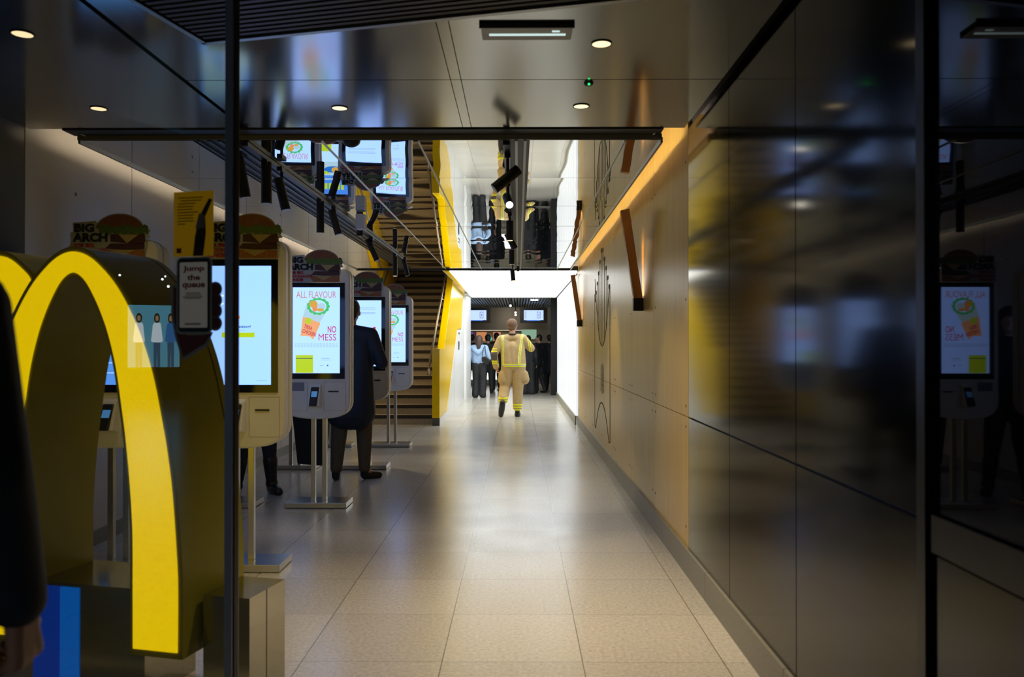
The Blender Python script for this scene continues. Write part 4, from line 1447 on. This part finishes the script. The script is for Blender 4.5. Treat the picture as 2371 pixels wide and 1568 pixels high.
def person(name, loc, heading, height, label, outfit, pose=None, voxel=0.012, handcurl=0.4, group=None):
    """figure standing on z=0, facing local +y; heading turns it. Returns the parent empty and joints"""
    s = height / 1.75
    J = {k: Vector(v) * s for k, v in {**BASE, **(pose or {})}.items()}
    root = empty(name, loc, heading)
    tag(root, label, 'person', group)
    b = MB()
    # trunk
    limb(b, [(J['pel'] + V(-.055, 0, 0) * s, .105 * s), (J['chest'] + V(-.07, 0, 0) * s, .10 * s), (J['shL'] + V(.06, 0, -.03) * s, .065 * s)])
    limb(b, [(J['pel'] + V(.055, 0, 0) * s, .105 * s), (J['chest'] + V(.07, 0, 0) * s, .10 * s), (J['shR'] + V(-.06, 0, -.03) * s, .065 * s)])
    limb(b, [(J['shL'], .055 * s), (J['neck'] - V(0, 0, .03) * s, .06 * s), (J['shR'], .055 * s)])
    limb(b, [(J['neck'] - V(0, 0, .03) * s, .055 * s), (J['head'] - V(0, .02, .05) * s, .052 * s)])
    hd = J['head']
    turn = outfit.get('turn', 0.0)

    def H(x, y, z):
        c, q = math.cos(turn), math.sin(turn)
        return hd + V(x * c - y * q, x * q + y * c, z) * s
    b.ball(H(0, -.012, .035), .098 * s, 20, (0.86, 1.0, 1.0))
    b.ball(H(0, .03, -.01), .078 * s, 18, (0.86, .9, 1.05))
    b.ball(H(0, .045, -.065), .050 * s, 16, (0.9, .9, .8))
    b.capsule(H(0, .098, .015), .009 * s, H(0, .116, -.018), .014 * s, 10)
    b.ball(H(0, .088, -.052), .017 * s, 10, (1.3, .6, .5))
    for e in (-1, 1):
        b.ball(H(.083 * e, .0, -.003), .024 * s, 12, (.4, .7, 1.15))
        b.ball(H(.032 * e, .088, .022), .014 * s, 10, (1.2, .5, .7))
    for sd, e in (('L', -1), ('R', 1)):
        limb(b, [(J['sh' + sd], .052 * s), (J['el' + sd], .038 * s), (J['wr' + sd], .026 * s)])
        dd = (J['wr' + sd] - J['el' + sd]).normalized()
        dd = (dd + V(0, 0, -0.3)).normalized() if outfit.get('relax', True) else dd
        pn = V(-e, 0.15, 0)
        pn = (pn - dd * pn.dot(dd)).normalized()
        th = dd.cross(pn) * (1 if e > 0 else -1)
        if th.y < 0:
            th = -th
        hand(b, J['wr' + sd], dd, th, pn, handcurl, s * outfit.get('hand_scale', 1.0))
        limb(b, [(J['hip' + sd], .088 * s), (J['knee' + sd], .056 * s), (J['ank' + sd], .038 * s)])
        limb(b, [(J['ank' + sd] - V(0, 0, .02) * s, .036 * s), (J['toe' + sd], .026 * s)])
    remesh(b, 'body', outfit.get('skin', M['skin']), root, voxel * outfit.get('fine', 1.0), 3)
    # hair
    hm = outfit.get('hair', M['hair_black'])
    h = MB()
    hl = outfit.get('hair_len', 0)
    if hl == 0:       # short
        h.ball(H(0, -.022, .045), .103 * s, 20, (0.87, .98, 1.0))
        h.ball(H(0, -.045, -.005), .082 * s, 18, (0.9, .8, .9))
    else:
        h.ball(H(0, -.020, .045), .108 * s, 20, (0.9, .98, 1.0))
        limb(h, [(H(0, -.045, .02), .092 * s), (H(0, -.06, -.10), .085 * s), (H(0, -.07, -.10 - hl), .06 * s)])
        for e in (-1, 1):
            limb(h, [(H(.06 * e, -.02, .0), .045 * s), (H(.075 * e, -.03, -.12 - hl * .6), .04 * s)])
    if not outfit.get('bald'):
        remesh(h, 'hair', hm, root, voxel, 3)
    else:
        h = MB()
        h.ball(H(0, -.028, .038), .107 * s, 20, (0.90, .90, .90))
        h.ball(H(0, -.045, -.03), .082 * s, 18, (0.95, .7, .8))
        remesh(h, 'hair', hm, root, voxel, 3)
    # trousers
    lw = outfit.get('leg', 1.0)
    fl_ = outfit.get('flare', 0.055)
    t = MB()
    limb(t, [(J['pel'] + V(-.05, 0, .08) * s, .115 * s), (J['hipL'] + V(0, -.01, 0) * s, .118 * s)])
    limb(t, [(J['pel'] + V(.05, 0, .08) * s, .115 * s), (J['hipR'] + V(0, -.01, 0) * s, .118 * s)])
    for sd in ('L', 'R'):
        hem = J['ank' + sd] + (J['knee' + sd] - J['ank' + sd]) * outfit.get('hem', 0.0)
        limb(t, [(J['hip' + sd], .105 * s * lw), (J['knee' + sd], .078 * s * lw), (hem, fl_ * s)])
    for q in outfit.get('extra_legs', []):
        limb(t, [(Vector(p) * s, r * s) for p, r in q])
    remesh(t, 'trousers', outfit['trousers'], root, voxel, 3, outfit.get('trouser_rule'), outfit.get('trouser_mats'))
    # top / jacket
    k = outfit.get('bulk', 1.0)
    hem = outfit.get('top_hem', 0.86)
    hw = outfit.get('hem_w', .10)
    t = MB()
    for e in (-1, 1):
        sh = J['shL'] if e < 0 else J['shR']
        limb(t, [(V(J['pel'].x + .06 * e * k * s, J['pel'].y, hem * s + hw * s), hw * 1.1 * s * k), (J['chest'] + V(.085 * e * k, 0, 0) * s, .112 * s * k),
                 (sh + V(-.05 * e, 0, -.03) * s, .082 * s * k)])
        limb(t, [(J['neck'] - V(0, 0, .02) * s, .070 * s), (sh, .072 * s * k)])
        sd = 'L' if e < 0 else 'R'
        cuff = J['wr' + sd] + (J['el' + sd] - J['wr' + sd]) * 0.06
        limb(t, [(sh, .074 * s * k), (J['el' + sd], .060 * s * k), (cuff, outfit.get('cuff', .042) * s * k)])
    limb(t, [(V(0, 0, hem * s + hw * s) + V(J['pel'].x, J['pel'].y, 0), hw * 1.1 * s * k), (J['chest'], .118 * s * k)])
    for q in outfit.get('extra_top', []):
        limb(t, [(Vector(p) * s, r * s) for p, r in q])
    remesh(t, outfit.get('top_name', 'jacket'), outfit['top'], root, voxel, 4, outfit.get('top_rule'), outfit.get('top_mats'))
    # shoes
    for sd in ('L', 'R'):
        f = MB()
        a, q = J['ank' + sd], J['toe' + sd]
        heel = a + (a - q).normalized() * .0 * s
        low_ = outfit.get('sole_dir_' + sd, V(0, 0, -1))
        base = a + low_ * .05 * s
        fw = outfit.get('foot', 1.0)
        limb(f, [(base, .040 * s * fw), (base * .45 + (q) * .55, .042 * s * fw), (q, .034 * s * fw)])
        limb(f, [(a, .043 * s * outfit.get('boot', 1.0)), (base, .042 * s)])
        if outfit.get('boot', 1.0) > 1.1:
            limb(f, [(a, .05 * s), (a + (J['knee' + sd] - a) * .55, .070 * s)])
        so = remesh(f, 'shoe', outfit.get('shoe', M['leather']), root, voxel * .8, 2)
        if outfit.get('show_sole') == sd:
            g2 = MB()
            perp = low_
            for u_, w_, r_2 in ((0.0, 0, .036), (.35, 0, .03), (.7, 0, .042), (1.0, 0, .036)):
                g2.ball(base.lerp(q, u_) + perp * .026 * s, r_2 * s, 14, (1, .55, 1.15))
            remesh(g2, 'sole', M['shoe_sole'], so, voxel * .8, 2)
    return root, J, s


# firefighter walking away into the glowing passage
def jacket_rule(c):
    x, y, z = c
    # arms first
    if x < -0.285:                       # hanging left arm
        if 1.20 < z < 1.225 or 1.245 < z < 1.27 or 0.975 < z < 1.0 or 1.015 < z < 1.04:
            return 1
        if 1.04 <= z <= 1.19:
            return 2
        return 0
    if x > 0.275:                        # raised right arm
        d = x - 0.275 + (z - 1.30) * 0.15
        if 0.02 < d < 0.034 or 0.054 < d < 0.068:
            return 1
        return 0
    if 0.925 < z < 0.945 or 0.965 < z < 0.985:
        return 1
    if 0.945 <= z <= 0.965:
        return 3
    if z > 0.985 and y < 0.02:
        xl_ = -0.178 + 0.0 * (z - 1.0)
        xr_ = 0.125 + max(0, z - 1.12) * 0.14
        for xc_ in (xl_, xr_):
            d = abs(x - xc_)
            if 0.008 < d < 0.024:
                return 1
            if d <= 0.008:
                return 3
    return 0


def trouser_rule(c):
    x, y, z = c
    if x > -0.02:
        for za in (0.12, 0.165, 0.21):
            if za < z < za + 0.028:
                return 1
    else:
        for za in (0.30, 0.345, 0.39):
            if za < z + y * -0.15 < za + 0.028:
                return 1
    return 0


ff_pose = dict(
    pel=(0.02, 0, .93), hipL=(-.075, 0, .90), hipR=(.105, 0, .90),
    kneeL=(-.14, .03, .52), ankL=(-.175, -.29, .27), toeL=(-.205, -.27, .055),
    kneeR=(.095, .01, .50), ankR=(.085, -.02, .09), toeR=(.10, .16, .035),
    chest=(0.0, 0.0, 1.24), shL=(-.205, -.01, 1.385), shR=(.185, -.01, 1.40),
    elL=(-.335, -.05, 1.12), wrL=(-.295, .03, .885), elR=(.335, .05, 1.23), wrR=(.20, .24, 1.33),
    neck=(-.01, -.01, 1.45), head=(.0, .015, 1.635))
ff, J_, s_ = person('firefighter', (-0.10, 14.88, 0), 0.0, 1.80,
                    'firefighter in tan turnout coat with yellow stripes walking away, seen from behind',
                    dict(skin=M['skin'], hair=M['hair_short'], bald=True, turn=-0.35, trousers=M['tan'], top=M['tan'], top_name='turnout_coat',
                         leg=1.28, flare=.088, hem=0.22, bulk=1.14, top_hem=0.82, hem_w=.125, cuff=.05, shoe=M['leather'], boot=1.09, foot=1.35,
                         top_rule=jacket_rule, top_mats=[M['tan'], M['hiviz'], M['grey_patch'], M['silver_tape']],
                         trouser_rule=trouser_rule, trouser_mats=[M['tan'], M['hiviz']],
                         extra_legs=[[((-.17, -.02, .76), .085), ((-.175, -.02, .66), .09)], [((.20, -.02, .76), .085), ((.215, -.02, .67), .09)]],
                         sole_dir_L=V(0, -1, 0), show_sole='L', relax=False), ff_pose, voxel=0.0095)
ff['category'] = 'person'
cl_ = MB()
for k in range(16):
    a0, a1 = 2 * PI * k / 16, 2 * PI * (k + 1) / 16
    cl_.capsule((-.005 + .070 * math.cos(a0), -.01 + .072 * math.sin(a0), 1.525), .013, (-.005 + .070 * math.cos(a1), -.01 + .072 * math.sin(a1), 1.525), .013, 8)
cl_.build('collar', M['coat_black'], ff, smooth=True)

# man at the third kiosk
man, J_, s_ = person('person', (-1.67, 8.02, 0), 0.0, 1.80,
                     'man in long dark coat and olive-brown trousers using a kiosk, back turned, only partly visible',
                     dict(hair=M['hair_black'], trousers=M['trouser_olive'], top=M['coat_navy'], top_name='coat', bulk=1.05, top_hem=.50, hem_w=.155,
                          hem=0.06, flare=.058, leg=1.05, cuff=.045),
                     dict(ankL=(-.13, -.06, .09), toeL=(-.15, .10, .03), kneeL=(-.11, .0, .5), ankR=(.13, .02, .09), toeR=(.26, .10, .03), kneeR=(.12, .05, .5),
                          elR=(.30, .0, 1.13), wrR=(.20, .22, 1.18), elL=(-.26, -.02, 1.12), wrL=(-.30, .02, .88), shL=(-.19, 0, 1.42), shR=(.19, 0, 1.40)),
                     voxel=0.011)
bag = empty('carrier_bag', (-2.08, 8.12, 0.13))
tag(bag, 'large black carrier bag held low beside the man in the dark coat', 'bag')
bb = MB()
bb.add([(-.13, -.09, .02), (.12, -.09, 0), (.13, .09, .03), (-.12, .09, .05), (-.19, -.10, .62), (.17, -.10, .66), (.17, .10, .66), (-.19, .10, .62)],
       [(0, 3, 2, 1), (4, 5, 6, 7), (0, 1, 5, 4), (1, 2, 6, 5), (2, 3, 7, 6), (3, 0, 4, 7)])
bb.build('bag_body', M['coat_black'], bag, bevel=0.01)
MB().tube([(-.08, 0, .64), (-.02, 0, .80), (.06, 0, .80), (.12, 0, .64)], .006, 8).build('handle', M['coat_black'], bag)

# person behind the first kiosks, only boots and legs visible
person('person', (-2.37, 7.20, 0), PI + 0.5, 1.68, 'person in black boots standing behind the nearest kiosks, mostly hidden',
       dict(hair=M['hair_brown'], hair_len=.1, trousers=M['trouser_black'], top=M['coat_black'], top_name='coat', top_hem=.78, boot=1.4, foot=1.25, hem=.55, flare=.058),
       dict(ankL=(-.17, -.03, .09), toeL=(-.2, .13, .03), kneeL=(-.13, .02, .5), ankR=(.15, -.03, .09), toeR=(.2, .13, .03),
            elR=(.27, .0, 1.13), wrR=(.17, .24, 1.12)), voxel=0.012)

# passer-by at the left edge in front of the glass
person('person', (-1.102, 1.30, 0), 0.12, 1.76, 'passer-by in dark jacket at the left picture edge, only sleeve and hand in view',
       dict(hair=M['hair_black'], trousers=M['trouser_black'], top=M['coat_navy'], bulk=1.0, cuff=.047, top_hem=.70, hem_w=.15, skin=M['skin'], fine=0.8, hand_scale=1.06),
       dict(shR=(.185, -.01, 1.41), elR=(.24, -.02, 1.13), wrR=(.258, .03, .905)), voxel=0.0085, handcurl=0.75)

# people queueing in the far room
wo, J_, s_ = person('person', (-0.97, 20.05, 0), -0.15, 1.55, 'woman in light blue hoodie and wide black trousers with a shoulder bag, seen from behind',
                    dict(hair=M['hair_brown'], hair_len=.12, trousers=M['trouser_black'], top=M['hoodie_blue'], top_name='hoodie', leg=1.15, flare=.10,
                         bulk=1.12, top_hem=.93, hem_w=.11, cuff=.05,
                         extra_top=[[((-.14, -.09, 1.36), .06), ((0, -.13, 1.27), .075), ((.14, -.09, 1.38), .06)]]),
                    dict(elR=(.28, .02, 1.12), wrR=(.20, .18, 1.05), elL=(-.26, -.02, 1.14), wrL=(-.20, .16, 1.0)), voxel=0.013)
hb = empty('shoulder_bag', (-0.84, 19.88, 0.90))
tag(hb, 'black shoulder bag hanging on the back of the woman in the blue hoodie', 'bag')
q = MB()
q.prism([(-.05, .0), (.10, -.08), (.14, .06), (.02, .14), (-.06, .10)], -.04, .03, 'y')
q.build('bag_body', M['leather'], hb, bevel=.012)
MB().tube([(-.05, 0, .10), (-.02, 0, .32), (.02, .03, .40), (.05, 0, .12)], .008, 8).build('strap', M['leather'], hb)
GQ = 'people queueing in the far room'
person('person', (-0.82, 21.8, 0), 0.3, 1.60, 'dark haired person in black just behind the woman in the blue hoodie',
       dict(trousers=M['trouser_black'], top=M['coat_black']), None, 0.015)
person('person', (-0.62, 23.0, 0), 0.5, 1.66, 'slim person in black between the blue hoodie and the firefighter',
       dict(trousers=M['trouser_black'], top=M['coat_black']), None, 0.015)
person('person', (0.27, 21.4, 0), 0.0, 1.57, 'person in black puffer jacket and very wide trousers right of the firefighter',
       dict(trousers=M['trouser_black'], top=M['coat_black'], leg=1.25, flare=.125, bulk=1.2, hair_len=0), None, 0.014)
person('person', (0.57, 22.0, 0), 0.75, 1.60, 'person in black turning their face to the left in the queue',
       dict(trousers=M['trouser_black'], top=M['coat_black'], turn=0.7, hem_w=.1, top_hem=.75), dict(ankR=(.14, -.12, .09), toeR=(.15, .06, .03)), 0.014)
person('person', (0.95, 23.6, 0), -0.2, 1.55, 'long haired person with a brown bag, between two dark coats',
       dict(hair=M['hair_black'], hair_len=.2, trousers=M['trouser_black'], top=M['coat_navy']), None, 0.015)
person('person', (0.89, 22.85, 0), 0.1, 1.60, 'person in big dark blue coat beside the dark column on the right',
       dict(trousers=M['trouser_black'], top=M['coat_navy'], top_name='coat', bulk=1.3, top_hem=.55, hem_w=.12), None, 0.014)
person('person', (-1.35, 23.6, 0), 0.0, 1.62, 'person in dark jacket at the counter, left of the blue hoodie',
       dict(trousers=M['trouser_black'], top=M['coat_navy']), None, 0.016)
bgb = MB().prism([(-.08, 0), (.08, 0), (.075, .26), (-.075, .26)], -.04, .04, 'y').build('brown_bag', M['bag_brown'], None, bevel=.008, loc=(0.70, 23.60, 0.42))
tag(bgb, 'brown paper bag carried low in the queue by the long haired person', 'bag')

# ------------------------------------------------------------------ street behind the viewer, mirrored faintly in the glass
st_ = empty('street_billboard', (-15.6, -8.8, 0.56), math.radians(-52))
st_.scale = (0.44, 0.68, 0.60)
st_.location.z = 0.66
MB().box(-1.35, 1.35, -0.02, 0.12, -1.1, 0.2).build('stand', M['black'], st_)
tag(st_, 'lit shop window poster with people across the street, mirrored in the glass', 'billboard')
adm = emat('billboard_sky', (0.10, 0.42, 0.60), 4.5)
MB().box(-1.3, 1.3, 0.0, 0.1, 0.2, 2.7).build('light_box', adm, st_)
pm = [emat('billboard_white', (0.7, 0.85, 0.95), 6), emat('billboard_dark', (0.02, 0.02, 0.04), 0.5), emat('billboard_jeans', (0.03, 0.12, 0.25), 4), emat('billboard_skin', (0.5, 0.3, 0.2), 4), emat('billboard_blue', (0.02, 0.2, 0.6), 4)]
pp = MB()
for x, top_ in ((-0.75, 0), (0.15, 0), (0.85, 4)):
    pp.prism([(x - .16, .2), (x - .02, .2), (x, 1.0), (x + .02, .2), (x + .16, .2), (x + .17, 1.25), (x - .17, 1.25)], .101, .11, 'y', 2)
    pp.prism([(x - .20, 1.2), (x + .20, 1.2), (x + .30, 1.25), (x + .20, 1.95), (x + .06, 2.02), (x - .06, 2.02), (x - .20, 1.95), (x - .30, 1.25)], .11, .12, 'y', top_)
    disc(pp, x, 2.18, .15, .2, .12, .13, 1)
    disc(pp, x, 2.17, .085, .12, .13, .14, 3)
pp.build('people_picture', pm, st_)
for i, (x, y, z) in enumerate(((-9.5, -4.2, 2.25), (-10.5, -4.9, 2.45), (-11, -5.9, 2.2), (-12.0, -5.2, 2.6), (-10.6, -6.3, 2.1), (-13, -7.0, 2.75), (-12, -7.6, 2.35))):
    l_ = MB().ball((x, y, z), 0.022, 12).build('street_lamp', emat('street_lamp_glow', (0.85, 0.95, 1.0), 18))
    tag(l_, 'small white shop lamp across the street behind the viewer', 'lamp', 'shop lamps across the street')
